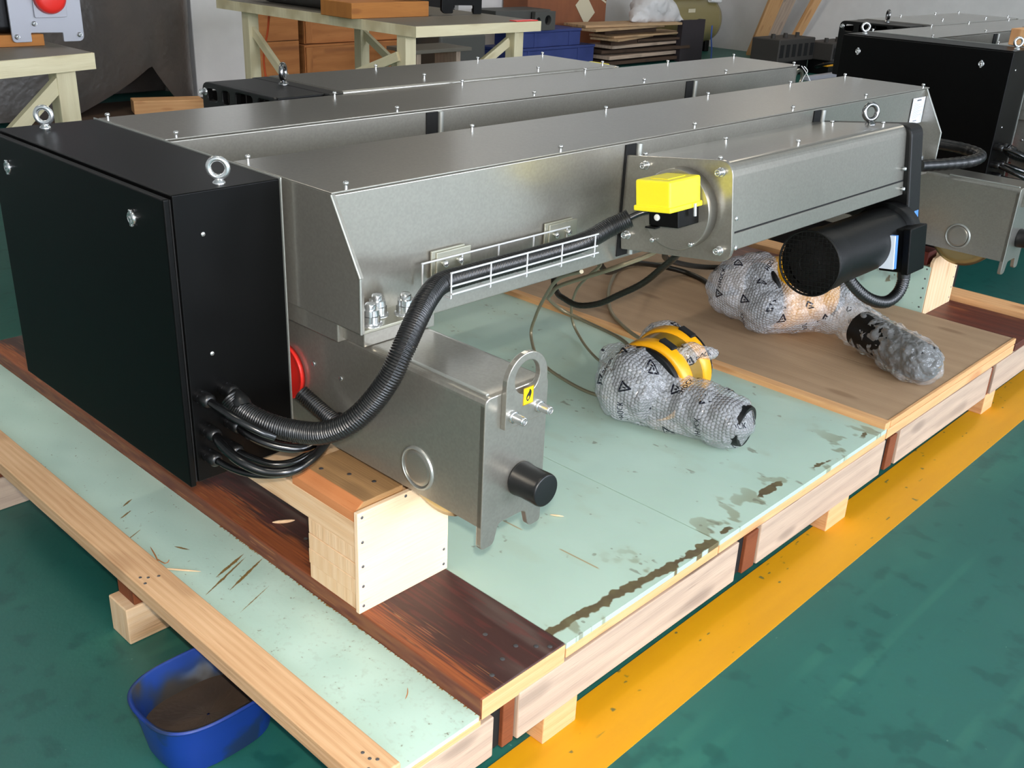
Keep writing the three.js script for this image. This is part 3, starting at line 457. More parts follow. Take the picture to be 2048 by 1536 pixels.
const CONDUIT = [[0.981, 0.702, -1.685], [0.986, 0.685, -1.66], [1.004, 0.67, -1.6], [1.034, 0.664, -1.54], [1.057, 0.675, -1.48], [1.085, 0.708, -1.428], [1.118, 0.752, -1.4], [1.145, 0.805, -1.378], [1.175, 0.855, -1.375], [1.225, 0.896, -1.395], [1.29, 0.914, -1.436], [1.39, 0.91, -1.5], [1.466, 0.907, -1.512], [1.577, 0.906, -1.514], [1.744, 0.906, -1.513], [1.86, 0.916, -1.502], [1.93, 0.943, -1.482], [1.965, 0.965, -1.455]];
function makeTrolley() {
  const t = thing('crane_trolley', 'near grey crane trolley on the mint pallet, black cabinet at left, yellow switch hood', 'crane trolley', [2.5, 0.466, -2.05]);
  const g1 = girder(t, -1.91, -1.574, 1.165, 3.905, true, { fx: [1.21, 1.845, 2.4, 2.93, 3.42, 3.885], bx: [1.19, 1.855, 2.4, 2.93, 3.46, 3.88], ribs: [2.083, 3.05] });
  put('type_label', (() => { const g = new THREE.BoxGeometry(0.105, 0.094, 0.0008); return g; })(), M.typeLabel, g1, [3.84, 1.042, -1.5715]);
  girder(t, -2.52, -2.2, 1.165, 4.06, false, { fx: [1.2, 1.87, 2.43, 3.0, 3.52, 4.04], bx: [1.18, 1.88, 2.4, 3.03, 3.55, 4.04], ribs: [1.968, 3.245] });
  for (const [dz, k] of [[0, 1], [0.012, -0.6]]) part('tie_strap', sweep([[4.066, 1.118, -2.19 + dz], [4.074, 1.1, -2.175 + dz], [4.076, 1.075, -2.155 + dz * k * 3], [4.074, 1.05, -2.14 + dz * k * 6], [4.07, 1.02, -2.145 + dz * k * 6]], 24, 6, () => 0.0016), M.white, t);
  carriage(t, 1.196, true); carriage(t, 3.925, false);
  // control cabinet
  const cb = part('control_cabinet', [bx(0.915, 0.514, -2.515, 1.151, 1.121, -1.724, 0.003, 2), bx(0.905, 0.53, -2.5, 0.917, 1.105, -1.74, 0)], M.black, t);
  const dr = part('door', [bx(0.895, 0.509, -2.52, 0.9085, 1.1165, -1.7205, 0.0035, 2)], M.black, cb);
  part('door_gap', [bx(0.9085, 0.514, -2.512, 0.9145, 1.112, -1.729, 0)], M.gap, cb);  // black filler for the dark gap between door and cabinet
  part('back_flange', [bx(1.1495, 0.51, -2.522, 1.1525, 1.124, -1.7195, 0.0008)], M.steelEdge, cb);
  for (const [y, z] of [[1.056, -1.847], [1.049, -2.43]]) put('lock', H.lock, M.zinc, cb, [0.895, y, z]);
  for (const z of [-1.758, -2.464]) put('eye_bolt', H.eye.clone().scale(1.0, 1.0, 1.0), M.zinc, cb, [1.035 - (z < -2 ? 0.03 : 0), 1.121, z], [0, -0.75, 0]);
  for (const [x, y] of [[0.972, 1.038], [0.97, 0.791]]) put('rivet', lathe([[0, 0.003], [0.004, 0.0025], [0.0055, 0], [0, 0]], 'z', 14), M.zinc, cb, [x, y, -1.724]);
  put('rivet', H.screw, M.zinc, cb, [1.151, 1.105, -1.76], [0, 0, -Math.PI / 2]); put('rivet', H.screw, M.zinc, cb, [1.151, 1.105, -2.2], [0, 0, -Math.PI / 2]);
  for (const [x, y] of [[0.935, 0.707], [0.991, 0.709], [0.943, 0.628], [0.997, 0.63], [0.94, 0.572], [0.99, 0.574], [1.03, 0.615]]) put('cable_gland', H.gland.clone().scale(1.25, 1, 1.25), M.rubber, cb, [x, y, -1.724], ZUP);
  // big corrugated conduit running along the girder to the limit switch
  part('conduit', sweep(CONDUIT, 900, 16, (s) => 0.0222 + 0.0016 * Math.sin(s * Math.PI * 2 / 0.0052)), M.rubber, t);
  part('conduit_end', sweep([[0.991, 0.709, -1.69], [0.99, 0.703, -1.672], [0.987, 0.688, -1.652]], 10, 14, (s) => lerp(0.012, 0.021, clamp(s / 0.03))), M.rubber, t);
  part('cable', sweep([[1.955, 0.958, -1.465], [1.985, 0.978, -1.438], [2.0, 0.985, -1.42]], 10, 12, () => 0.008), M.cable, t);
  const C = [[[0.935, 0.707, -1.69], [0.938, 0.703, -1.65], [0.95, 0.69, -1.61], [0.975, 0.67, -1.575], [1.0, 0.655, -1.56]],
  [[0.997, 0.63, -1.69], [1.004, 0.62, -1.64], [1.036, 0.605, -1.6], [1.08, 0.597, -1.575], [1.14, 0.6, -1.59], [1.192, 0.615, -1.62]],
  [[0.943, 0.628, -1.69], [0.937, 0.622, -1.66], [0.942, 0.605, -1.6], [0.972, 0.587, -1.56], [1.011, 0.586, -1.53], [1.06, 0.593, -1.53], [1.113, 0.6, -1.555], [1.192, 0.625, -1.6]],
  [[0.94, 0.572, -1.69], [0.947, 0.566, -1.66], [0.962, 0.568, -1.6], [0.995, 0.57, -1.56], [1.041, 0.573, -1.54], [1.09, 0.585, -1.55], [1.192, 0.605, -1.6]],
  [[0.99, 0.574, -1.69], [1.001, 0.568, -1.66], [1.029, 0.558, -1.62], [1.071, 0.558, -1.6], [1.125, 0.572, -1.6], [1.192, 0.6, -1.64]]];
  C.forEach((p, i) => part('cable', sweep(p, 80, 12, () => [0.0085, 0.0105, 0.0105, 0.007, 0.008][i]), M.cable, t));
  part('far_conduit', sweep([[3.8, 0.855, -1.5], [3.9, 0.86, -1.44], [4.0, 0.868, -1.39], [4.1, 0.875, -1.4], [4.15, 0.88, -1.48], [4.14, 0.885, -1.6], [4.1, 0.885, -1.75]], 260, 14, (s) => 0.0215 + 0.0015 * Math.sin(s * 1050)), M.rubber, t);
  part('drive_conduit', sweep([[1.155, 0.66, -1.69], [1.162, 0.645, -1.665], [1.168, 0.628, -1.62], [1.17, 0.618, -1.575]], 160, 14, (s) => 0.017 + 0.0013 * Math.sin(s * 1050)), M.rubber, t);
  // wire tray with two clamped plates
  const zf = -1.47, zb = -1.56, yT = 0.939, yM = 0.91, yB = 0.884, wr = 0.0021, wv = [];
  const rod = (a, b, r = wr) => wv.push(cylBetween(V(...a), V(...b), r, r, 8));
  for (const [z, y] of [[zf, yT], [zf, yM], [zf + 0.004, yB + 0.01], [zb, yT - 0.002], [(zf + zb) / 2 - 0.012, yB]]) rod([1.386, y, z], [1.868, y, z], wr * 1.12);
  for (const x of [1.388, 1.505, 1.62, 1.738, 1.858]) { rod([x, yT, zf], [x, yB, zf]); rod([x, yB, zf], [x, yB, zb]); rod([x, yB, zb], [x, yT, zb]); }
  part('cable_tray', wv, M.wire, t);
  for (const x of [1.42, 1.785]) {
    const pl = part('clamp_plate', [bx(x, 0.892, -1.5725, x + 0.1, 0.956, -1.567, 0.002), bx(x + 0.012, 0.9, -1.568, x + 0.115, 0.952, -1.563, 0.006)], M.zincYellow, t);
    for (const dx of [0.03, 0.075]) put('cap_screw', H.screw.clone().scale(1.2, 1.1, 1.2), M.zinc, pl, [x + dx, 0.926, -1.5635], ZUP);
  }
  drum(t, [2.09, 0.838, -1.566], false, 0.129, 0.97, 0.244, 0.337, 0.085);
  drum(t, [3.255, 0.891, -2.525], true, -0.0, 1.32, 0.244, 0.43, 0.06);
  return t;
}
const trolleyA = makeTrolley();
{ const b = trolleyA.clone(); b.name = numbered('crane_trolley'); b.position.add(V(3.925, 0.08, 0.117)); b.userData = { label: 'far grey crane trolley behind the near one, its black cabinet at the right edge', category: 'crane trolley' }; scene.add(b); }

/* ---------------------------------------------------------------- pallet under the near trolley */
{
  const t = thing('wooden_pallet', 'large wooden pallet with mint painted sheets and dark planks carrying the near crane trolley', 'pallet', [2.6, 0, -2.4]);
  const Z1 = -1.066, Z0 = -3.45;
  part('edge_batten', plank(0.822, 0.184, -3.6, 0.902, 0.225, Z1 + 0.004, 2, 0.004), M.two, t);
  { const g = nix(bx(0.9, 0.19, Z0, 1.106, 0.2, Z1, 0.001)), p = g.attributes.position, uv = g.attributes.uv; for (let i = 0; i < p.count; i++) uv.setXY(i, (p.getX(i) - 0.9) / 0.208, (p.getZ(i) + 3.45) / 2.384); part('mint_board', g, M.strip, t); }
  part('edge_board', plank(0.9, 0.172, Z0, 1.108, 0.19, Z1 + 0.001, 2), M.peach, t);
  { const g = nix(bx(1.106, 0.19, Z0, 1.353, 0.243, Z1 + 0.001, 0.004)), p = g.attributes.position, uv = g.attributes.uv;
    for (let i = 0; i < p.count; i++) uv.setXY(i, (p.getZ(i) - Z0) / 2.4, clamp((p.getX(i) - 1.106) / 0.247 * 0.86 + 0.14 - (0.243 - p.getY(i)) / 0.053 * 0.13, 0.005, 0.995)); part('dark_plank', g, M.worn, t, 'dark red-brown plank with a worn orange edge'); }
  part('plank_end', plank(1.108, 0.191, Z1 + 0.0005, 1.351, 0.2405, Z1 + 0.0025, 0, 0.0008), M.peach, t);
  for (const [a, b] of [[1.357, 1.932], [1.936, 2.862]]) {
    const g = nix(bx(a, 0.224, Z0, b, 0.238, Z1, 0.0008)), p = g.attributes.position, uv = g.attributes.uv;
    for (let i = 0; i < p.count; i++) uv.setXY(i, (p.getX(i) - MX0) / (MX1 - MX0), (p.getZ(i) - MZ0) / (MZ1 - MZ0)); part('mint_board', g, M.mint, t);
    part('edge_board', plank(a, 0.2, Z0, b, 0.2235, Z1 + 0.001, 0), M.peach, t);
  }
  part('plywood_sheet', plank(2.865, 0.236, Z0, 3.955, 0.256, Z1 - 0.004, 2, 0.002), M.ply, t);
  part('plywood_strip', plank(2.85, 0.232, Z0, 2.885, 0.2575, Z1 - 0.002, 2, 0.002), M.tan, t);
  part('plywood_strip', plank(2.885, 0.236, Z1 - 0.012, 3.955, 0.258, Z1, 0, 0.002), M.tan, t);
  part('edge_board', plank(2.868, 0.2, Z0, 3.95, 0.235, Z1 + 0.001, 0), M.peach, t);
  part('dark_plank', plank(3.975, 0.19, Z0, 4.3, 0.228, Z1, 2, 0.004), M.dark, t);
  part('edge_batten', plank(4.32, 0.18, Z0, 4.44, 0.245, Z1, 2, 0.004), M.tan, t);
  // boards along the side, with the beam ends showing between them
  for (const [a, b, yT] of [[0.84, 1.143, 0.178], [1.212, 2.028, 0.196], [2.14, 2.868, 0.199], [2.972, 3.742, 0.199], [3.785, 4.44, 0.199]]) part('side_board', plank(a, 0.076, Z1 - 0.022, b, yT, Z1 + 0.002 + rnd() * 0.003, 0, 0.003), M.greywood, t);
  for (const [a, b] of [[1.15, 1.208], [2.034, 2.136], [2.876, 2.966], [3.748, 3.78]]) {
    part('beam', plank(a + (b - a) * 0.42, 0.072, -3.3, b, 0.188, Z1 - 0.002, 2, 0.003), M.rustwood, t);
    part('beam_gap_shade', bx(a - 0.006, 0.076, -1.2, a + (b - a) * 0.42, 0.19, Z1 - 0.012, 0), M.gap, t);  // solid black block in place of the shaded hole beside the beam end
  }
  for (const [a, b] of [[1.3, 1.41], [2.55, 2.675], [3.755, 3.86]]) part('skid', plank(a, 0.0, -3.2, b, 0.079, Z1 + 0.001, 2, 0.003), M.peach, t);
  for (const [z0, z1] of [[-2.05, -1.962], [-2.93, -2.77]]) part('skid', plank(0.826, 0.0, z0, 1.29, 0.1, z1, 0, 0.004), z0 > -2.5 ? M.pale : M.greywood, t);
  for (const [z0, z1] of [[-2.05, -1.962], [-2.93, -2.77]]) part('bearer', plank(0.85, 0.1, z0 + 0.005, 1.29, 0.176, z1 - 0.005, 0, 0.003), M.rustwood, t);
  for (const [x, z] of [[0.839, -1.891], [0.852, -1.879], [0.872, -1.869], [0.836, -1.863], [0.867, -1.128], [0.867, -1.108], [0.876, -1.097], [0.85, -1.09]]) put('nail', H.nail, M.nail, t, [x, 0.225, z]);
  for (const [x, z] of [[1.3, -1.1], [1.27, -1.13], [1.32, -1.08], [1.22, -1.12], [1.17, -1.1], [1.19, -1.75], [1.25, -1.2], [1.21, -1.68]]) put('nail', H.nail.clone().scale(1.5, 1, 1.5), M.nail, t, [x, 0.243, z]);
}
/* wood splinters lying on the pallet */
{
  const S = [['pale wood splinter lying on the mint strip beside the near batten', [0.897, 0.204, -1.93], [0.965, 0.203, -1.85], 0.006, M.pale], ['thin brown twig with a fork on the mint strip beside the pale splinter', [0.93, 0.204, -2.02], [0.91, 0.203, -1.94], 0.004, M.brown],
  ['pale wood chip on the mint board beside the buffer of the near carriage', [1.71, 0.241, -1.43], [1.73, 0.241, -1.4], 0.006, M.pale], ['small dark splinter on the mint strip near the pallet corner', [1.03, 0.203, -1.2], [1.055, 0.203, -1.222], 0.003, M.brown],
  ['pointed pale splinter on the dark plank under the cables', [1.17, 0.246, -1.86], [1.215, 0.247, -1.83], 0.012, M.pale]];
  for (const [l, a, b, r, m] of S) { const m2 = [lerp(a[0], b[0], 0.5), a[1] + 0.001, lerp(a[2], b[2], 0.5) + 0.003]; const g = [boxUV(sweep([a, m2, b], 8, 6, (s, an, L) => r * 0.4 * (1 - Math.pow(Math.abs(2 * s / L - 1), 3) * 0.8)), 0)]; if (l.includes('fork')) g.push(boxUV(sweep([[a[0] * 0.3 + b[0] * 0.7, a[1], a[2] * 0.3 + b[2] * 0.7], [b[0] + 0.012, a[1] + 0.002, b[2] + 0.012], [b[0] + 0.022, a[1] + 0.004, b[2] + 0.006]], 6, 6, () => 0.0012), 0)); solo('wood_splinter', g, m, l, 'splinter'); }
}
/* ---------------------------------------------------------------- support blocks under the trolley's wheels */
{
  const t = thing('support_block', 'pale wooden support block with a plywood face under the near carriage wheel', 'wood block', [1.23, 0.243, -1.65]);
  for (let i = 0; i < 4; i++) part('layer', plank(1.104 + rnd() * 0.002, 0.243 + i * 0.0395, -1.612 - rnd() * 0.004, 1.352, 0.282 + i * 0.0395, -1.443, 0, 0.002), M.pale, t);
  part('beam', plank(1.104, 0.4012, -1.87, 1.352, 0.464, -1.443, 2, 0.003), M.pale, t);
  part('beam', plank(1.24, 0.464, -1.86, 1.352, 0.499, -1.47, 2, 0.003), M.pale, t);
  // worn plank with a sawn slanting side
  { const ck = part('chock_plank', boxUV(extrudeZ([[1.107, 0.4645], [1.236, 0.4645], [1.236, 0.503], [1.13, 0.503], [1.107, 0.486]], -1.665, -1.447, 0.002), 2, 0.3, 0.2), M.wornTan, t, 'plank with a reddish sawn side and a worn top');
    part('sawn_side', boxUV(extrudeZ([[1.104, 0.4645], [1.107, 0.4645], [1.107, 0.4862], [1.1305, 0.5036], [1.128, 0.5036], [1.104, 0.4864]], -1.664, -1.448, 0), 2, 0.1, 0.7), M.pinkwood, ck); }
  part('plywood_face', plank(1.1, 0.243, -1.443, 1.356, 0.4925, -1.431, 0, 0.0015), M.face, t);
  for (const [x, y] of [[1.112, 0.48], [1.112, 0.42], [1.112, 0.36], [1.112, 0.31], [1.112, 0.26], [1.344, 0.3], [1.344, 0.26], [1.23, 0.485]]) put('nail', H.nail.clone(), M.nail, t, [x, y, -1.431], ZUP);
  for (const [x, z] of [[1.15, -1.62], [1.18, -1.56], [1.2, -1.5]]) put('nail', H.nail.clone().scale(1.4, 1, 1.4), M.nail, t, [x, 0.503, z]);
  const s = thing('support_block', 'far support block with mint painted side and pale plywood end beside the hoist motor', 'wood block', [4.14, 0.24, -1.7]);
  for (let i = 0; i < 4; i++) part('layer', plank(4.016, 0.228 + i * 0.05, -1.95, 4.27, 0.2775 + i * 0.05, -1.462, 2, 0.002), M.pale, s);
  part('beam', plank(4.016, 0.43, -1.95, 4.1, 0.485, -1.48, 2, 0.003), M.redwood, s);
  { const g = boxUV(bx(4.003, 0.228, -1.96, 4.0155, 0.43, -1.455, 0.001), 2); part('mint_side', g, M.mintB, s); }
  part('plywood_face', boxUV(extrudeZ([[4.004, 0.228], [4.275, 0.228], [4.275, 0.452], [4.235, 0.49], [4.02, 0.466], [4.004, 0.45]], -1.462, -1.45, 0.001), 1), M.pale, s);
  for (let i = 0; i < 5; i++) put('nail', H.nail, M.nail, s, [4.003, 0.26 + i * 0.04, -1.47], XNEG);
  for (let i = 0; i < 5; i++) put('nail', H.nail, M.nail, s, [4.26, 0.25 + i * 0.045, -1.45], ZUP);
}
/* ---------------------------------------------------------------- hook blocks in bubble wrap, and the wire ropes */
const noise = new ImprovedNoise();
const wrapTex = canvasTex(1024, 1024, (g, w, h) => {
  g.fillStyle = '#f4f5f8'; g.fillRect(0, 0, w, h); const r = mulberry(77);
  for (let j = 0; j < 4; j++) for (let i = 0; i < 3; i++) {
    g.save(); g.translate(150 + i * 330 + r() * 60, 120 + j * 250 + r() * 40); g.rotate((r() - 0.5) * 0.5); g.strokeStyle = '#23243a'; g.fillStyle = '#23243a'; g.lineWidth = 13; g.lineJoin = 'round';
    g.beginPath(); g.moveTo(0, -44); g.lineTo(36, 30); g.lineTo(-36, 30); g.closePath(); g.stroke(); g.fillRect(-5, -12, 10, 24); g.font = 'bold 54px sans-serif'; if ((i + j) % 2) g.fillText('SHOCK', 50, 20); g.restore();
  }
});
const bubTex = tex(256, 256, (u, v) => { const N = 8; let y = v * N, row = Math.floor(y), x = u * N + (row % 2) * 0.5; const dx = x - Math.floor(x) - 0.5, dy = y - row - 0.5, d = Math.hypot(dx, dy) * 2.1; return 40 + 180 * Math.sqrt(Math.max(0, 1 - d * d)); }, false);
M.wrap = phy({ map: rep(wrapTex, 2.5, 2.5), color: 0xffffff, roughness: 0.14, transmission: 0.72, thickness: 0, ior: 1.4, bumpMap: rep(bubTex, 12, 12), bumpScale: 0.005, clearcoat: 1, clearcoatRoughness: 0.05, side: THREE.DoubleSide });
M.film2 = phy({ color: 0xffffff, roughness: 0.06, transmission: 0.84, thickness: 0, ior: 1.4, bumpMap: rep(fineBump, 3, 3), bumpScale: 0.02, clearcoat: 0.8, clearcoatRoughness: 0.08, side: THREE.DoubleSide });
// smooth union of tapered capsules, wrinkled, meshed with marching cubes; cut removes what lies under the deck
function blob(caps, res, k, wr, wf, floorY) {
  const lo = [1e9, 1e9, 1e9], hi = [-1e9, -1e9, -1e9];
  for (const c of caps) for (const q of [c.a, c.b]) for (let i = 0; i < 3; i++) { const r = Math.max(c.r, c.r2 ?? c.r) + 0.035; lo[i] = Math.min(lo[i], q[i] - r); hi[i] = Math.max(hi[i], q[i] + r); }
  const ctr = lo.map((v, i) => (v + hi[i]) / 2), S = Math.max(...lo.map((v, i) => hi[i] - v)) / 2;
  const mc = new MarchingCubes(res, new THREE.MeshBasicMaterial(), false, false, 90000); mc.isolation = 0; const half = res / 2;
  for (let z = 0; z < res; z++) for (let y = 0; y < res; y++) for (let x = 0; x < res; x++) {
    const p = [ctr[0] + (x - half) / half * S, ctr[1] + (y - half) / half * S, ctr[2] + (z - half) / half * S]; let d = 1;
    for (const c of caps) {
      const ba = c.b.map((v, i) => v - c.a[i]), pa = p.map((v, i) => v - c.a[i]); const L2 = ba[0] ** 2 + ba[1] ** 2 + ba[2] ** 2 + 1e-9; const t = clamp((pa[0] * ba[0] + pa[1] * ba[1] + pa[2] * ba[2]) / L2);
      const dd = Math.hypot(pa[0] - ba[0] * t, pa[1] - ba[1] * t, pa[2] - ba[2] * t) - lerp(c.r, c.r2 ?? c.r, t); const h = clamp(0.5 + 0.5 * (d - dd) / k); d = lerp(d, dd, h) - k * h * (1 - h);
    }
    if (Math.abs(d) < 0.06) { const n1 = noise.noise(p[0] * wf, p[1] * wf, p[2] * wf), n2 = noise.noise(p[0] * wf * 2.6 + 9, p[1] * wf * 2.6, p[2] * wf * 2.6); d += wr * (1 - Math.abs(n1) * 2) * 0.8 + wr * 0.6 * (0.5 - Math.abs(n2)); }
    d = Math.max(d, floorY + 0.002 - p[1]);
    mc.field[x + y * res + z * res * res] = -d;
  }
  mc.update(); const cnt = mc.count, g = new THREE.BufferGeometry();
  const pos = new Float32Array(cnt * 3); for (let i = 0; i < cnt; i++) for (let j = 0; j < 3; j++) pos[i * 3 + j] = ctr[j] + mc.positionArray[i * 3 + j] * S;
  g.setAttribute('position', new THREE.BufferAttribute(pos, 3)); let m = mergeVertices(g, 1e-5); m.computeVertexNormals(); return boxUV(m, 0, 0.2, 0.1);
}
{
  const D = 0.238;
  // nearer hook block
  const t = thing('hook_block', 'nearer yellow hook block in printed bubble wrap on the mint boards', 'hook block', [2.38, D, -1.6]);
  const drumGeo = (c, ax, L, r, bev = 0.02) => { const g = lathe([[0, -L / 2], [r - bev, -L / 2], [r - bev * 0.3, -L / 2 + bev * 0.3], [r, -L / 2 + bev], [r, L / 2 - bev], [r - bev * 0.3, L / 2 - bev * 0.3], [r - bev, L / 2], [0, L / 2]], 'y', 40); g.applyQuaternion(new THREE.Quaternion().setFromUnitVectors(V(0, 1, 0), V(...ax).normalize())); g.translate(...c); return g; };
  const ax1 = [0.92, 0.08, -0.1];
  const h1 = part('sheave_housing', [drumGeo([2.355, 0.372, -1.6], ax1, 0.055, 0.13, 0.014), drumGeo([2.465, 0.381, -1.612], ax1, 0.055, 0.13, 0.014)], M.hookYellow, t);
  part('sheave', [drumGeo([2.41, 0.376, -1.606], ax1, 0.08, 0.122, 0.006)], M.olive, h1);
  part('side_plate', [drumGeo([2.318, 0.37, -1.6], ax1, 0.02, 0.118, 0.006), drumGeo([2.5, 0.385, -1.615], ax1, 0.02, 0.118, 0.006)], M.castBlack, t);
  for (const [x, y, z] of [[2.36, 0.494, -1.565], [2.47, 0.502, -1.575]]) { const g = bx(-0.014, -0.008, -0.026, 0.014, 0.008, 0.026, 0.004, 2); g.rotateX(0.3); g.translate(x, y, z); part('rope_slot', g, M.gap, h1); }
  part('hook_nut', [cylBetween(V(2.36, 0.335, -1.48), V(2.38, 0.324, -1.3), 0.06, 0.066, 28), cylBetween(V(2.38, 0.324, -1.3), V(2.382, 0.3235, -1.282), 0.066, 0.06, 28)], M.castBlack, t);
  part('bubble_wrap', blob([{ a: [2.3, 0.365, -1.625], b: [2.36, 0.37, -1.6], r: 0.128, r2: 0.118 }, { a: [2.33, 0.34, -1.7], b: [2.3, 0.42, -1.72], r: 0.075, r2: 0.045 }, { a: [2.5, 0.42, -1.68], b: [2.56, 0.37, -1.6], r: 0.085, r2: 0.07 }, { a: [2.33, 0.31, -1.52], b: [2.49, 0.3, -1.5], r: 0.075, r2: 0.06 }, { a: [2.355, 0.335, -1.46], b: [2.372, 0.325, -1.345], r: 0.094, r2: 0.09 }, { a: [2.4, 0.47, -1.53], b: [2.5, 0.45, -1.5], r: 0.035, r2: 0.03 }], 88, 0.04, 0.012, 14, D), M.wrap, t);
  // farther hook block, partly behind the motor
  const s = thing('hook_block', 'farther yellow hook block in bubble wrap with a black end, below the hoist motor', 'hook block', [3.3, 0.256, -1.6]);
  const D2 = 0.256, ax2 = [0.75, 0.1, 0.35];
  part('sheave_housing', [drumGeo([3.4, 0.4, -1.72], ax2, 0.24, 0.135, 0.03)], M.hookYellow, s);
  part('side_plate', [drumGeo([3.28, 0.39, -1.78], ax2, 0.02, 0.12, 0.006), drumGeo([3.52, 0.41, -1.66], ax2, 0.02, 0.12, 0.006)], M.castBlack, s);
  part('hook_nut', [cylBetween(V(3.37, 0.335, -1.42), V(3.243, 0.328, -1.125), 0.068, 0.066, 28), cylBetween(V(3.243, 0.328, -1.125), V(3.236, 0.327, -1.108), 0.066, 0.052, 28)], M.castBlack, s);
  part('bubble_wrap', blob([{ a: [3.24, 0.4, -1.87], b: [3.3, 0.42, -1.82], r: 0.12, r2: 0.125 }, { a: [3.24, 0.36, -1.74], b: [3.4, 0.37, -1.6], r: 0.11, r2: 0.1 }, { a: [3.45, 0.37, -1.58], b: [3.6, 0.4, -1.68], r: 0.1, r2: 0.09 }, { a: [3.4, 0.345, -1.5], b: [3.44, 0.34, -1.47], r: 0.06, r2: 0.06 }], 84, 0.05, 0.012, 13, D2), M.wrap, s);
  part('bubble_wrap', blob([{ a: [3.41, 0.335, -1.47], b: [3.252, 0.325, -1.15], r: 0.084, r2: 0.086 }, { a: [3.37, 0.31, -1.13], b: [3.3, 0.36, -1.2], r: 0.012, r2: 0.04 }, { a: [3.2, 0.28, -1.17], b: [3.27, 0.3, -1.26], r: 0.012, r2: 0.05 }], 80, 0.03, 0.015, 20, D2), M.film2, s);

  const rg = 'wire ropes from the hoist drum to the hook blocks';
  const R = (pts, r, m, l) => solo('wire_rope', ropeGeo(pts, r), m, l, 'rope', rg);
  R([[2.115, 0.86, -1.46], [2.121, 0.835, -1.492], [2.099, 0.78, -1.585], [2.175, 0.7, -1.737], [2.275, 0.6, -1.925], [2.419, 0.5, -2.08], [2.546, 0.42, -2.196], [2.66, 0.345, -2.23], [2.68, 0.325, -2.15], [2.59, 0.35, -1.91], [2.52, 0.36, -1.8]], 0.0052, M.rope, 'light wire rope hanging from the drum flange corner, turning back to the nearer hook block');
  R([[2.0, 0.78, -1.62], [2.13, 0.69, -1.8], [2.36, 0.52, -2.05], [2.5, 0.365, -2.215], [2.532, 0.28, -2.262], [2.47, 0.246, -2.183], [2.4, 0.246, -2.063], [2.367, 0.246, -1.949], [2.326, 0.262, -1.823], [2.29, 0.29, -1.72]], 0.0046, M.rope, 'wire rope in the leftmost wide bend lying on the mint boards');
  R([[2.05, 0.82, -1.6], [2.16, 0.75, -1.685], [2.358, 0.62, -1.887], [2.548, 0.48, -2.082], [2.657, 0.36, -2.186], [2.712, 0.28, -2.216], [2.677, 0.25, -2.145], [2.576, 0.262, -2.007], [2.439, 0.31, -1.833], [2.38, 0.33, -1.75]], 0.004, M.rope, 'thin wire rope in the bend between the leftmost bend and the hook block');
  R([[2.6, 0.55, -2.2], [2.52, 0.51, -2.16], [2.47, 0.49, -2.1], [2.42, 0.5, -2.029], [2.403, 0.5, -1.955], [2.393, 0.53, -1.868], [2.351, 0.6, -1.755], [2.303, 0.68, -1.635], [2.255, 0.76, -1.541], [2.206, 0.82, -1.469], [2.19, 0.855, -1.44]], 0.008, M.ropeDark, 'thick dark wire rope sagging below the drum flange');
  R([[3.648, 0.265, -2.467], [3.534, 0.265, -2.548], [3.436, 0.265, -2.563], [3.275, 0.265, -2.484], [3.107, 0.265, -2.37], [2.957, 0.265, -2.233], [2.884, 0.265, -2.127], [2.83, 0.265, -2.016], [2.74, 0.3, -1.86], [2.6, 0.34, -1.72]], 0.0058, M.rope, 'wire rope curving over the brown plywood to the top of the nearer hook block');
  R([[2.5, 0.75, -2.0], [2.651, 0.55, -2.059], [3.178, 0.4, -2.31], [3.5, 0.3, -2.395], [3.594, 0.27, -2.34], [3.58, 0.265, -2.24], [3.45, 0.28, -2.06], [3.38, 0.33, -1.95]], 0.009, M.ropeDark, 'thick dark wire rope arching to the left side of the farther hook block');
  R([[2.3, 0.845, -1.5], [2.5, 0.72, -1.7], [2.768, 0.6, -1.865], [3.229, 0.45, -2.0], [3.332, 0.44, -1.96]], 0.008, M.ropeDark, 'dark wire rope running level under the drum towards the farther hook block');
}
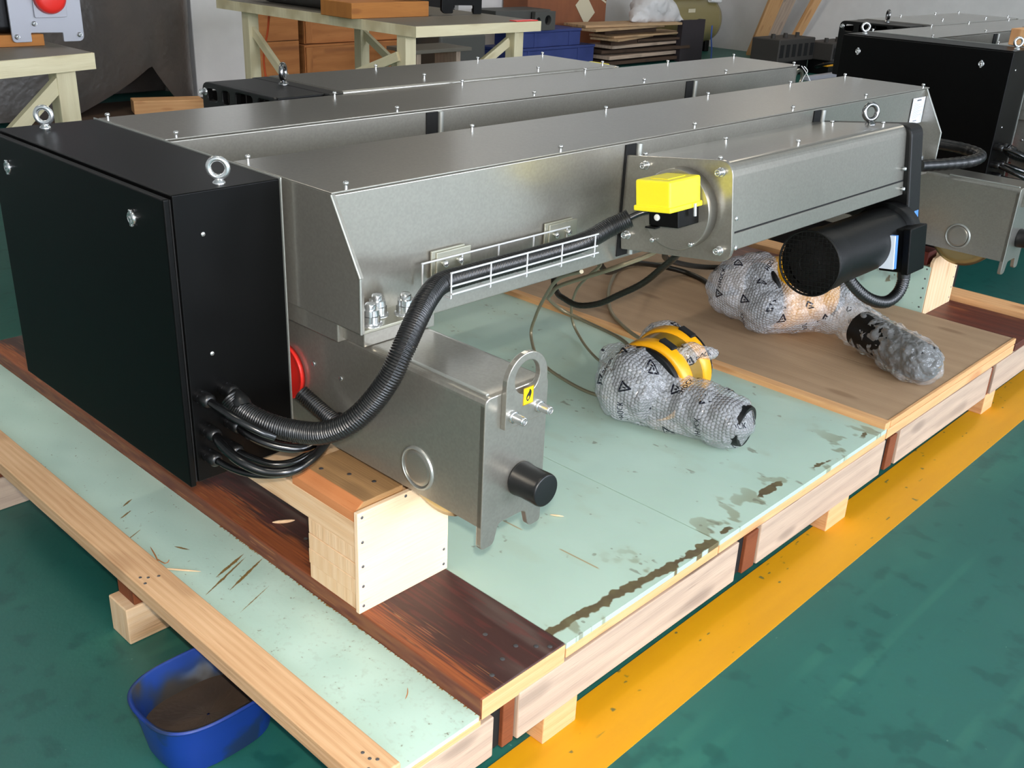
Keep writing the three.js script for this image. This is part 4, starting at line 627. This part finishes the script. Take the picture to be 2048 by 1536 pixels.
/* ---------------------------------------------------------------- blue tub under the pallet edge */
{
  const t = thing('plastic_tub', 'dirty blue plastic tub with dark sludge on the floor under the pallet edge', 'tub', [0.79, 0, -1.585]);
  const ring = (a, b, y, n = 56) => { const o = []; for (let i = 0; i <= n; i++) { const q = i / n * Math.PI * 2, c = Math.cos(q), s = Math.sin(q), e = 0.68; o.push([0.812 + Math.sign(c) * Math.pow(Math.abs(c), e) * a, y, -1.585 + Math.sign(s) * Math.pow(Math.abs(s), e) * b]); } return o; };
  const skin = (rs) => { const n = rs[0].length, pos = [], uv = [], idx = []; rs.forEach((r, j) => r.forEach((p, i) => { pos.push(...p); uv.push(i / n * 1.0, j * 0.06); })); for (let j = 0; j < rs.length - 1; j++) for (let i = 0; i < n - 1; i++) { const a = j * n + i, b = a + n; idx.push(a, b, a + 1, a + 1, b, b + 1); } const g = new THREE.BufferGeometry(); g.setAttribute('position', new THREE.Float32BufferAttribute(pos, 3)); g.setAttribute('uv', new THREE.Float32BufferAttribute(uv, 2)); g.setIndex(idx); g.computeVertexNormals(); g.rotateY(0); return g; };
  const A = 0.142, B = 0.114;
  part('shell', skin([ring(A * 0.1, B * 0.1, 0.0), ring(A * 0.8, B * 0.8, 0.0), ring(A * 0.86, B * 0.86, 0.008), ring(A * 0.93, B * 0.93, 0.07), ring(A, B, 0.122), ring(A + 0.005, B + 0.005, 0.125), ring(A + 0.006, B + 0.006, 0.13), ring(A + 0.002, B + 0.002, 0.132)]), M.bin, t);
  part('inside', skin([ring(A + 0.002, B + 0.002, 0.132), ring(A - 0.004, B - 0.004, 0.13), ring(A * 0.9, B * 0.9, 0.07), ring(A * 0.83, B * 0.83, 0.012)]), M.binIn, t);
  part('sludge', skin([ring(A * 0.88, B * 0.88, 0.05), ring(A * 0.5, B * 0.5, 0.046), ring(A * 0.02, B * 0.02, 0.048)]), M.sludge, t);
}

/* ---------------------------------------------------------------- workbenches at the back */
function bench(name, label, pos, poly, legs, braces, top, th) {
  const t = thing(name, label, 'workbench', pos);
  const ins = poly.map(p => [p[0], -p[1]]);                      // plan outline, x and -z, extruded upwards
  const slab = (y0, y1, m, nm, grow) => { const c = poly.reduce((a, p) => [a[0] + p[0] / poly.length, a[1] + p[1] / poly.length], [0, 0]); const sh = new THREE.Shape(poly.map(p => new THREE.Vector2(c[0] + (p[0] - c[0]) * grow, -(c[1] + (p[1] - c[1]) * grow)))); const g = new THREE.ExtrudeGeometry(sh, { depth: y1 - y0, bevelEnabled: false }); g.rotateX(-Math.PI / 2); g.translate(0, y0, 0); return part(nm, boxUV(g, 0), m, t); };
  slab(top - th, top - 0.002, M.cream, 'top_frame', 1); slab(top - 0.004, top, M.mat, 'top_mat', 0.985);
  for (const [x, z] of legs) part('leg', plank(x - 0.045, 0, z - 0.045, x + 0.045, top - th + 0.001, z + 0.045, 1, 0.004), M.cream, t);
  for (const [a, b] of braces) part('brace', barBetween(V(...a), V(...b), 0.035, 0.06), M.cream, t);
  return t;
}
bench('workbench', 'cream wooden workbench at left carrying the grey flange plate with a red cap', [1.6, 0, -5.3], [[2.18, -4.69], [1.1, -4.43], [1.05, -6.3], [2.16, -6.3]], [[2.05, -4.76], [1.2, -4.6], [2.05, -6.2], [1.15, -6.2]], [[[2.03, 0.88, -4.74], [1.45, 0.42, -4.66]], [[1.25, 0.88, -4.64], [1.75, 0.4, -4.7]]], 1.0, 0.072);
bench('workbench', 'long cream workbench at the back carrying wooden blocks and black gear parts', [5.05, 0, -6.2], [[4.485, -5.117], [4.45, -7.4], [5.78, -7.4], [5.66, -5.117]], [[4.345, -5.28].map((v, i) => v + (i ? 0 : 0.2)), [5.5, -5.22], [4.55, -7.1], [5.62, -7.1]], [[[4.55, 0.82, -7.1], [4.56, 0.4, -6.55]], [[5.46, 0.86, -5.24], [5.12, 0.66, -5.26]], [[4.5, 0.8, -5.3], [4.45, 0.64, -5.7]], [[5.62, 0.75, -7.1], [5.62, 0.5, -6.6]]], 1.0, 0.068);
{ // pieces standing on the benches
  const t = thing('flange_plate', 'light grey flange plate with a round red cap standing on the left workbench', 'machine plate', [2.11, 1.0, -5.0]);
  const pts = roundedPts([[1.95, 1.02], [1.95, 1.36], [2.285, 1.36], [2.285, 1.015], [2.185, 1.015], [2.185, 1.056], [2.037, 1.06], [2.037, 1.02]], [0.02, 0.03, 0.03, 0.03, 0.006, 0.004, 0.004, 0.006], 6);
  const p = part('plate', boxUV(extrudeZ(pts, -5.012, -5.0, 0.002), 0), M.plate, t); part('inner_frame', extrudeZ(roundedPts([[2.06, 1.125], [2.06, 1.32], [2.212, 1.32], [2.212, 1.125]], 0.01), -5.0, -4.99, 0.002), M.plate, p);
  put('red_cap', lathe([[0, 0.05], [0.05, 0.046], [0.07, 0.03], [0.078, 0.0], [0, 0]], 'z', 40), M.red, p, [2.136, 1.215, -4.995]);
  for (const [x, y] of [[1.97, 1.045], [2.262, 1.045], [2.055, 1.1]]) put('cap_screw', H.capBolt, M.zinc, p, [x, y, -5.0], ZUP);
  part('gear_body', [bx(1.88, 1.06, -5.3, 2.06, 1.34, -5.03, 0.03, 3), bx(1.7, 1.09, -5.25, 1.9, 1.3, -5.08, 0.04, 3)], M.castBlack, t);
  solo('wood_block', plank(1.72, 1.0, -5.25, 2.1, 1.052, -5.016, 0, 0.004), M.orange, 'orange wooden block under the grey flange plate on the left workbench', 'wood block');
  solo('wood_block', plank(4.4, 1.0, -6.0, 5.08, 1.1, -5.66, 0, 0.005), M.orange, 'orange wooden block under the black gear unit on the long workbench', 'wood block');
  const g = thing('gear_unit', 'black gear unit with a notched foot plate on the long workbench', 'gear unit', [5.2, 1.0, -5.8]);
  part('housing', lathe([[0, -0.14], [0.12, -0.14], [0.14, -0.11], [0.14, 0.11], [0.12, 0.14], [0, 0.14]], 'x', 36).translate(5.05, 1.245, -5.83), M.castBlack, g);
  part('foot_plate', boxUV(extrudeZ(roundedPts([[5.24, 1.03], [5.24, 1.3], [5.64, 1.3], [5.64, 1.0], [5.56, 1.0], [5.56, 1.06], [5.35, 1.065], [5.35, 1.01], [5.27, 1.01]], 0.012, 4), -5.72, -5.7, 0.002), 0), M.castBlack, g);
  const dr = thing('steel_roll', 'grey steel roll lying on the left part of the long workbench', 'steel roll', [4.6, 1.0, -6.6]);
  part('roll', new THREE.CylinderGeometry(0.13, 0.13, 1.0, 36).rotateX(Math.PI / 2).translate(4.72, 1.13, -6.55), M.castGrey, dr); part('end_ring', lathe([[0.06, 0], [0.06, 0.012], [0.13, 0.012], [0.132, 0]], 'z', 36).translate(4.72, 1.13, -6.05), M.steelEdge, dr);
  solo('rag', boxUV(bx(5.42, 1.0, -5.2, 5.64, 1.006, -5.13, 0.002), 0), M.red, 'small red rag on the front corner of the long workbench', 'rag');
  solo('cord', sweep([[4.66, 0.95, -7.0], [4.65, 0.8, -7.02], [4.62, 0.6, -7.05], [4.64, 0.35, -7.04], [4.7, 0.05, -7.0]], 40, 8, () => 0.008), M.orangeCord, 'thin orange cord hanging behind the left leg of the long workbench', 'cord');
}
/* ---------------------------------------------------------------- brown crates and low bench behind the long workbench */
function crate(label, x0, y0, z0, x1, y1, z1, rows, m) {
  const t = thing('wooden_crate', label, 'crate', [(x0 + x1) / 2, y0, (z0 + z1) / 2]);
  part('body', bx(x0 + 0.012, y0 + 0.01, z0 + 0.01, x1 - 0.012, y1 - 0.01, z1 - 0.018, 0), M.gap, t);
  for (let i = 0; i < rows; i++) { const h = (y1 - y0) / rows; part('board', plank(x0, y0 + i * h + 0.003, z1 - 0.02, x1, y0 + (i + 1) * h - 0.003, z1, 0, 0.003), m, t); part('board', plank(x0, y0 + i * h + 0.003, z0, x0 + 0.02, y0 + (i + 1) * h - 0.003, z1 - 0.02, 2, 0.003), m, t); }
  part('lid', plank(x0 - 0.005, y1 - 0.012, z0, x1 + 0.005, y1 + 0.006, z1 + 0.004, 0, 0.003), m, t);
  part('corner_post', plank(x0 + 0.01, y0 + 0.01, z1, x0 + 0.09, y1 - 0.014, z1 + 0.018, 1, 0.003), m, t); return t;
}
crate('tall brown wooden crate behind the left leg of the long workbench', 5.66, 0, -9.3, 6.25, 0.95, -8.9, 2, M.brown);
crate('long low brown crate under the long workbench, lower of two stacked', 6.3, 0, -9.3, 7.75, 0.42, -8.88, 1, M.brown);
crate('brown crate stacked on the long low crate under the workbench', 6.33, 0.43, -9.3, 7.6, 0.9, -8.92, 1, M.brown);
{
  const t = thing('low_bench', 'low grey board on two trestle legs on the floor behind the long workbench', 'bench', [7.26, 0, -8.05]);
  part('board', plank(6.88, 0.42, -8.3, 7.64, 0.455, -7.85, 0, 0.004), M.mat, t); for (const x of [6.98, 7.52]) part('leg', plank(x - 0.03, 0, -8.25, x + 0.03, 0.42, -7.92, 1, 0.004), M.greywood, t);
  const m = thing('machine_casting', 'dark machine casting with a pale cover on the floor behind the low bench', 'machine part', [8.0, 0, -8.7]);
  part('body', [bx(7.8, 0, -8.95, 8.5, 0.5, -8.5, 0.04, 3), bx(7.9, 0.5, -8.9, 8.15, 0.6, -8.6, 0.03, 2)], M.castGrey, m); part('cover', bx(8.18, 0.5, -8.88, 8.34, 0.62, -8.6, 0.03, 2), M.plate, m);
}
/* ---------------------------------------------------------------- dark curved sheet in front of the wall, block of wood */
{
  const n = 90, m = 26, pos = [], uv = [], idx = [], X0 = 1.6, X1 = 5.03;
  const P = (i, j, o) => { const u = i / n, x = lerp(X0, X1, u), q = clamp((x - 3.3) / 1.73, -1, 1); const bot = 0.02 + 0.36 * Math.pow(Math.max(0, 1 - Math.abs(x - 4.45) / (x < 4.45 ? 0.85 : 0.32)), 1.25) + (x < 3.7 ? 0.02 : 0); const v = j / m, y = lerp(bot, 3.2, v); const z = -8.9 + 0.52 * Math.sqrt(Math.max(0, 1 - q * q)) * (1 - 0.25 * v) + 0.03 * noise.noise(x * 2.2, y * 1.6, 3); return [x, y, z - o]; };
  for (const o of [0, 0.012]) for (let j = 0; j <= m; j++) for (let i = 0; i <= n; i++) { const p = P(i, j, o); pos.push(...p); uv.push(p[0] * 0.6, p[1] * 0.6); }
  const K = (n + 1) * (m + 1); for (const s of [0, 1]) for (let j = 0; j < m; j++) for (let i = 0; i < n; i++) { const a = s * K + j * (n + 1) + i, b = a + n + 1; s ? idx.push(a, b, a + 1, a + 1, b, b + 1) : idx.push(a, a + 1, b, a + 1, b + 1, b); }
  for (let i = 0; i < n; i++) idx.push(i, K + i, i + 1, i + 1, K + i, K + i + 1); for (let j = 0; j < m; j++) { const a = j * (n + 1) + n, b = a + n + 1; idx.push(a, K + a, b, b, K + a, K + b); }
  const g = new THREE.BufferGeometry(); g.setAttribute('position', new THREE.Float32BufferAttribute(pos, 3)); g.setAttribute('uv', new THREE.Float32BufferAttribute(uv, 2)); g.setIndex(idx); g.computeVertexNormals();
  const gb = boxUV(bx(1.7, 0.021, -9.4, 5.02, 3.2, -9.36, 0.01), 0); solo('added_dark_sheet', gb, M.film, 'added dark flat sheet behind the curved sheet, darkening what shows under its notched edge', 'metal sheet');  // added dark backing, stands in for the shade under the curved sheet
  solo('curved_sheet', g, M.film, 'tall dark curved metal sheet with a notched lower edge standing left of the white pillar', 'metal sheet');
  solo('plywood_board', plank(3.2, 0.002, -8.98, 5.9, 0.02, -7.95, 0, 0.003), M.boardDark, 'dark brown board lying flat on the floor in front of the curved sheet', 'board');
  solo('timber', boxUV(barBetween(V(4.18, 0.076, -8.4), V(4.72, 0.076, -8.2), 0.2, 0.11), 0), M.tan, 'short pale timber on the floor before the curved metal sheet', 'timber');
}
/* ---------------------------------------------------------------- stored goods along the back wall */
function bluebox(label, x0, y0, z0, x1, y1, z1) { const t = thing('blue_box', label, 'box', [(x0 + x1) / 2, y0, (z0 + z1) / 2]); part('body', boxUV(bx(x0, y0, z0, x1, y1 - 0.03, z1, 0.012, 2), 0), M.blue, t); part('lid', boxUV(bx(x0 - 0.008, y1 - 0.03, z0 - 0.008, x1 + 0.008, y1, z1 + 0.008, 0.006, 2), 0), M.blue, t); for (const q of [0.2, 0.8]) part('strap', bx(lerp(x0, x1, q) - 0.02, y0 + 0.004, z1 + 0.001, lerp(x0, x1, q) + 0.02, y1 - 0.03, z1 + 0.006, 0.001), M.blue, t); }
bluebox('long dark blue box on the floor, lower of the two at the back wall', 9.0, 0, -9.12, 10.54, 0.285, -8.6);
bluebox('dark blue box stacked on the longer blue box at the back wall', 9.23, 0.286, -9.1, 10.28, 0.485, -8.62);
{
  const t = thing('hollow_casting', 'grey hollow casting with two round holes on top of the blue boxes', 'casting', [9.3, 0.486, -8.8]);
  const end = [[9.36, 0.486], [9.72, 0.486], [9.72, 0.7], [9.36, 0.7]]; part('end_face', boxUV(extrudeZ(end, -8.62, -8.56, 0.004, [circlePath(9.42, 0.6, 0.035), circlePath(9.59, 0.6, 0.055)]), 0), M.castGrey, t);
  part('inside', bx(9.37, 0.49, -8.66, 9.71, 0.69, -8.63, 0), M.gap, t); part('body', boxUV(bx(8.78, 0.486, -9.05, 9.72, 0.715, -8.64, 0.012, 2), 0), M.castGrey, t);
}
{
  const t = thing('carton', 'large brown carton with a pale paper label leaning at the back wall', 'carton', [10.6, 0.0, -9.2]);
  part('body', boxUV(bx(9.85, 0.0, -9.58, 11.4, 1.2, -9.14, 0.02, 2), 0), M.card, t); const l = bx(-0.17, -0.12, 0, 0.17, 0.12, 0.004, 0); l.rotateZ(-0.85); l.translate(10.95, 0.655, -9.137); part('paper_label', l, M.paper, t);
  const tp = bx(-0.3, -0.012, 0, 0.3, 0.012, 0.004, 0); tp.rotateZ(-0.42); tp.translate(11.1, 0.85, -9.137); part('tape', tp, M.paper, t);
  // boards in a pile
  const ord = ['topmost', 'second', 'third', 'fourth', 'fifth', 'sixth', 'seventh', 'eighth', 'lowest'];
  const L = [[10.3, 12.12, 0.49, 0.03, -0.05], [10.28, 11.9, 0.455, 0.03, 0.04], [10.7, 12.35, 0.36, 0.025, 0.02], [10.62, 11.75, 0.33, 0.026, 0.12], [11.3, 12.42, 0.29, 0.03, -0.02], [10.66, 12.38, 0.235, 0.035, 0.03], [10.6, 12.4, 0.17, 0.04, -0.03], [10.64, 12.45, 0.1, 0.045, 0.02], [10.58, 12.42, 0.03, 0.045, 0]];
  L.forEach(([a, b, y, h, r], i) => { const g = plank(-(b - a) / 2, 0, -0.2, (b - a) / 2, h, 0.2, 0, 0.003); g.rotateY(r * 2); g.translate((a + b) / 2, y, -8.66); solo('board', g, i < 4 ? M.boardPale : i % 2 ? M.greywood : M.boardDark, ord[i] + ' board of the wood pile between the blue boxes and the steel channel', 'board', 'boards in the pile'); });
  for (const [a, b, y0, y1, z, w] of [[10.8, 11.9, 0.385, 0.453, -8.75, 'upper'], [10.75, 11.3, 0.27, 0.328, -8.6, 'middle'], [11.5, 12.3, 0.265, 0.288, -8.7, 'thin']]) solo('batten', plank(a, y0, z - 0.08, b, y1, z + 0.1, 0, 0.003), M.boardDark, w + ' dark batten between the boards of the wood pile', 'batten');
}
solo('plastic_bag', blob([{ a: [11.45, 0.6, -8.66], b: [12.0, 0.62, -8.66], r: 0.12, r2: 0.24 }, { a: [11.75, 0.75, -8.7], b: [11.75, 1.0, -8.75], r: 0.28, r2: 0.1 }, { a: [12.1, 0.58, -8.62], b: [12.25, 0.5, -8.5], r: 0.14, r2: 0.07 }, { a: [11.3, 0.56, -8.62], b: [11.5, 0.56, -8.6], r: 0.05, r2: 0.07 }], 44, 0.08, 0.03, 7, 0.515), M.bag, 'crumpled white plastic bag lying on the wood pile', 'bag');
{
  const t = thing('compressor', 'olive air compressor tank with a domed end in the corner by the wall', 'compressor', [13.0, 0, -8.9]);
  part('tank', lathe([[0, 0], [0.14, 0.015], [0.25, 0.06], [0.32, 0.14], [0.34, 0.22], [0.34, 1.3], [0.3, 1.42], [0.18, 1.5], [0, 1.52]], '-x', 44).translate(14.02, 0.44, -9.22), M.tank, t);
  part('weld_seam', new THREE.TorusGeometry(0.341, 0.006, 8, 44).rotateY(Math.PI / 2).translate(13.78, 0.44, -9.22), M.tank, t);
  for (const x of [12.85, 13.75]) part('foot', bx(x - 0.05, 0, -9.42, x + 0.05, 0.16, -9.02, 0.01), M.castBlack, t);
  part('pump', [bx(13.1, 0.77, -9.37, 13.7, 0.92, -9.07, 0.02, 2), cylBetween(V(13.35, 0.9, -9.22), V(13.35, 1.2, -9.22), 0.12, 0.1, 24)], M.castBlack, t); part('valve', cylBetween(V(13.6, 0.74, -8.97), V(13.85, 0.72, -8.95), 0.035, 0.03, 16), M.white, t); part('air_pipe', sweep([[13.75, 0.85, -9.07], [13.95, 0.8, -9.02], [14.0, 0.7, -9.07], [13.9, 0.66, -9.17]], 30, 8, () => 0.012), M.castBlack, t); part('paper_tag', bx(13.0, 0.56, -8.915, 13.17, 0.63, -8.91, 0), M.paper, t);
}
solo('steel_channel', extrudeY([[12.18, -8.42], [12.72, -8.42], [12.72, -8.5], [12.66, -8.5], [12.66, -8.45], [12.56, -8.45], [12.56, -8.43], [12.42, -8.43], [12.42, -8.45], [12.24, -8.45], [12.24, -8.5], [12.18, -8.5]], 0, 0.54), M.channel, 'short upright dark steel channel standing before the compressor tank', 'steel channel');
solo('blue_hose', sweep([[12.9, 0.45, -8.42], [12.88, 0.3, -8.4], [12.9, 0.12, -8.38], [12.86, 0.01, -8.35]], 24, 8, () => 0.01), M.blueHose, 'thin blue hose hanging right of the upright steel channel', 'hose');
{
  const T = [[[14.02, 0, -8.38], [13.2, 1.9, -7.3], 0.2, M.tan, 'left of three timbers leaning by the right wall, wide and pale'], [[14.2, 0, -8.3], [13.7, 1.9, -7.35], 0.2, M.greywood, 'middle one of three timbers leaning by the right wall, darker than both others'], [[14.22, 0.02, -7.95], [14.0, 1.9, -7.0], 0.16, M.tan, 'right of three timbers leaning by the right wall, narrow and orange-brown']];
  for (const [a, b, w, m, l] of T) solo('timber', barBetween(V(...a), V(...b), w, 0.06), m, l, 'timber', 'timbers leaning by the right wall');
}
{ // heap of machine parts before the right wall
  const eng = (label, x, z, w, n, h) => { const t = thing('machine_part', label, 'machine part', [x, 0, z]); part('base', boxUV(bx(x - w / 2, 0.18, z - 0.2, x + w / 2, h, z + 0.2, 0.015, 2), 0), M.heap, t); part('plinth', bx(x - w / 2 + 0.05, 0, z - 0.16, x + w / 2 - 0.05, 0.18, z + 0.16, 0.01), M.castBlack, t); for (let i = 0; i < n; i++) { const q = x - w / 2 + (i + 0.5) * w / n; part('port', bx(q - w / n * 0.3, h * 0.52, z + 0.195, q + w / n * 0.3, h * 0.86, z + 0.204, 0.01), M.gap, t); if (i % 2 === 0) part('stud', cylBetween(V(q, h - 0.01, z + 0.05), V(q, h + 0.055, z + 0.05), 0.03, 0.026, 12), M.heap, t); } };
  eng('dark machine part with square ports, left one of two by the right wall', 12.35, -6.95, 0.9, 6, 0.46); eng('dark machine part with square ports, right one of two by the right wall', 13.2, -6.7, 0.75, 5, 0.4);
  solo('hoop', new THREE.TorusGeometry(0.16, 0.018, 10, 30).rotateX(1.25).translate(12.2, 0.22, -6.2), M.castBlack, 'black hoop lying before the machine parts by the right wall', 'hoop');
  solo('yellow_bracket', bx(12.2, 0.18, -6.3, 12.55, 0.22, -6.22, 0.01), M.hookYellow, 'small yellow bracket lying before the machine parts by the right wall', 'bracket');
  for (const [i, l] of [[0, 'upper'], [1, 'middle'], [2, 'lower']]) solo('steel_bar', bx(11.3 + i * 0.08, 0.001 + (2 - i) * 0.051, -6.05 + i * 0.09, 12.6, 0.05 + (2 - i) * 0.051, -5.97 + i * 0.09, 0.006), M.plate, l + ' pale steel bar of three before the machine parts by the right wall', 'steel bar');
}
/* ---------------------------------------------------------------- what carries the far trolley */
{
  const t = thing('wooden_pallet', 'low dark wooden pallet under the far crane trolley', 'pallet', [7.0, 0, -2.6]);
  for (let i = 0; i < 5; i++) part('plank', plank(5.0, 0.25, -3.5 + i * 0.35, 9.4, 0.29, -3.16 + i * 0.35, 0, 0.004), M.blackwood, t); for (const x of [5.15, 7.0, 9.0]) part('skid', plank(x - 0.07, 0, -3.5, x + 0.07, 0.25, -1.76, 2, 0.004), M.blackwood, t);
  solo('timber', plank(5.085, 0.291, -2.1, 5.116, 0.69, -1.6, 2, 0.004), M.redwood, 'reddish board standing on edge behind the black cabinet of the far trolley', 'timber');
  solo('timber', plank(5.12, 1.203, -1.74, 5.5, 1.275, -1.5, 0, 0.004), M.tan, 'pale timber lying on the far trolley at the right edge of the picture', 'timber');
}
renderer.render(scene, camera);
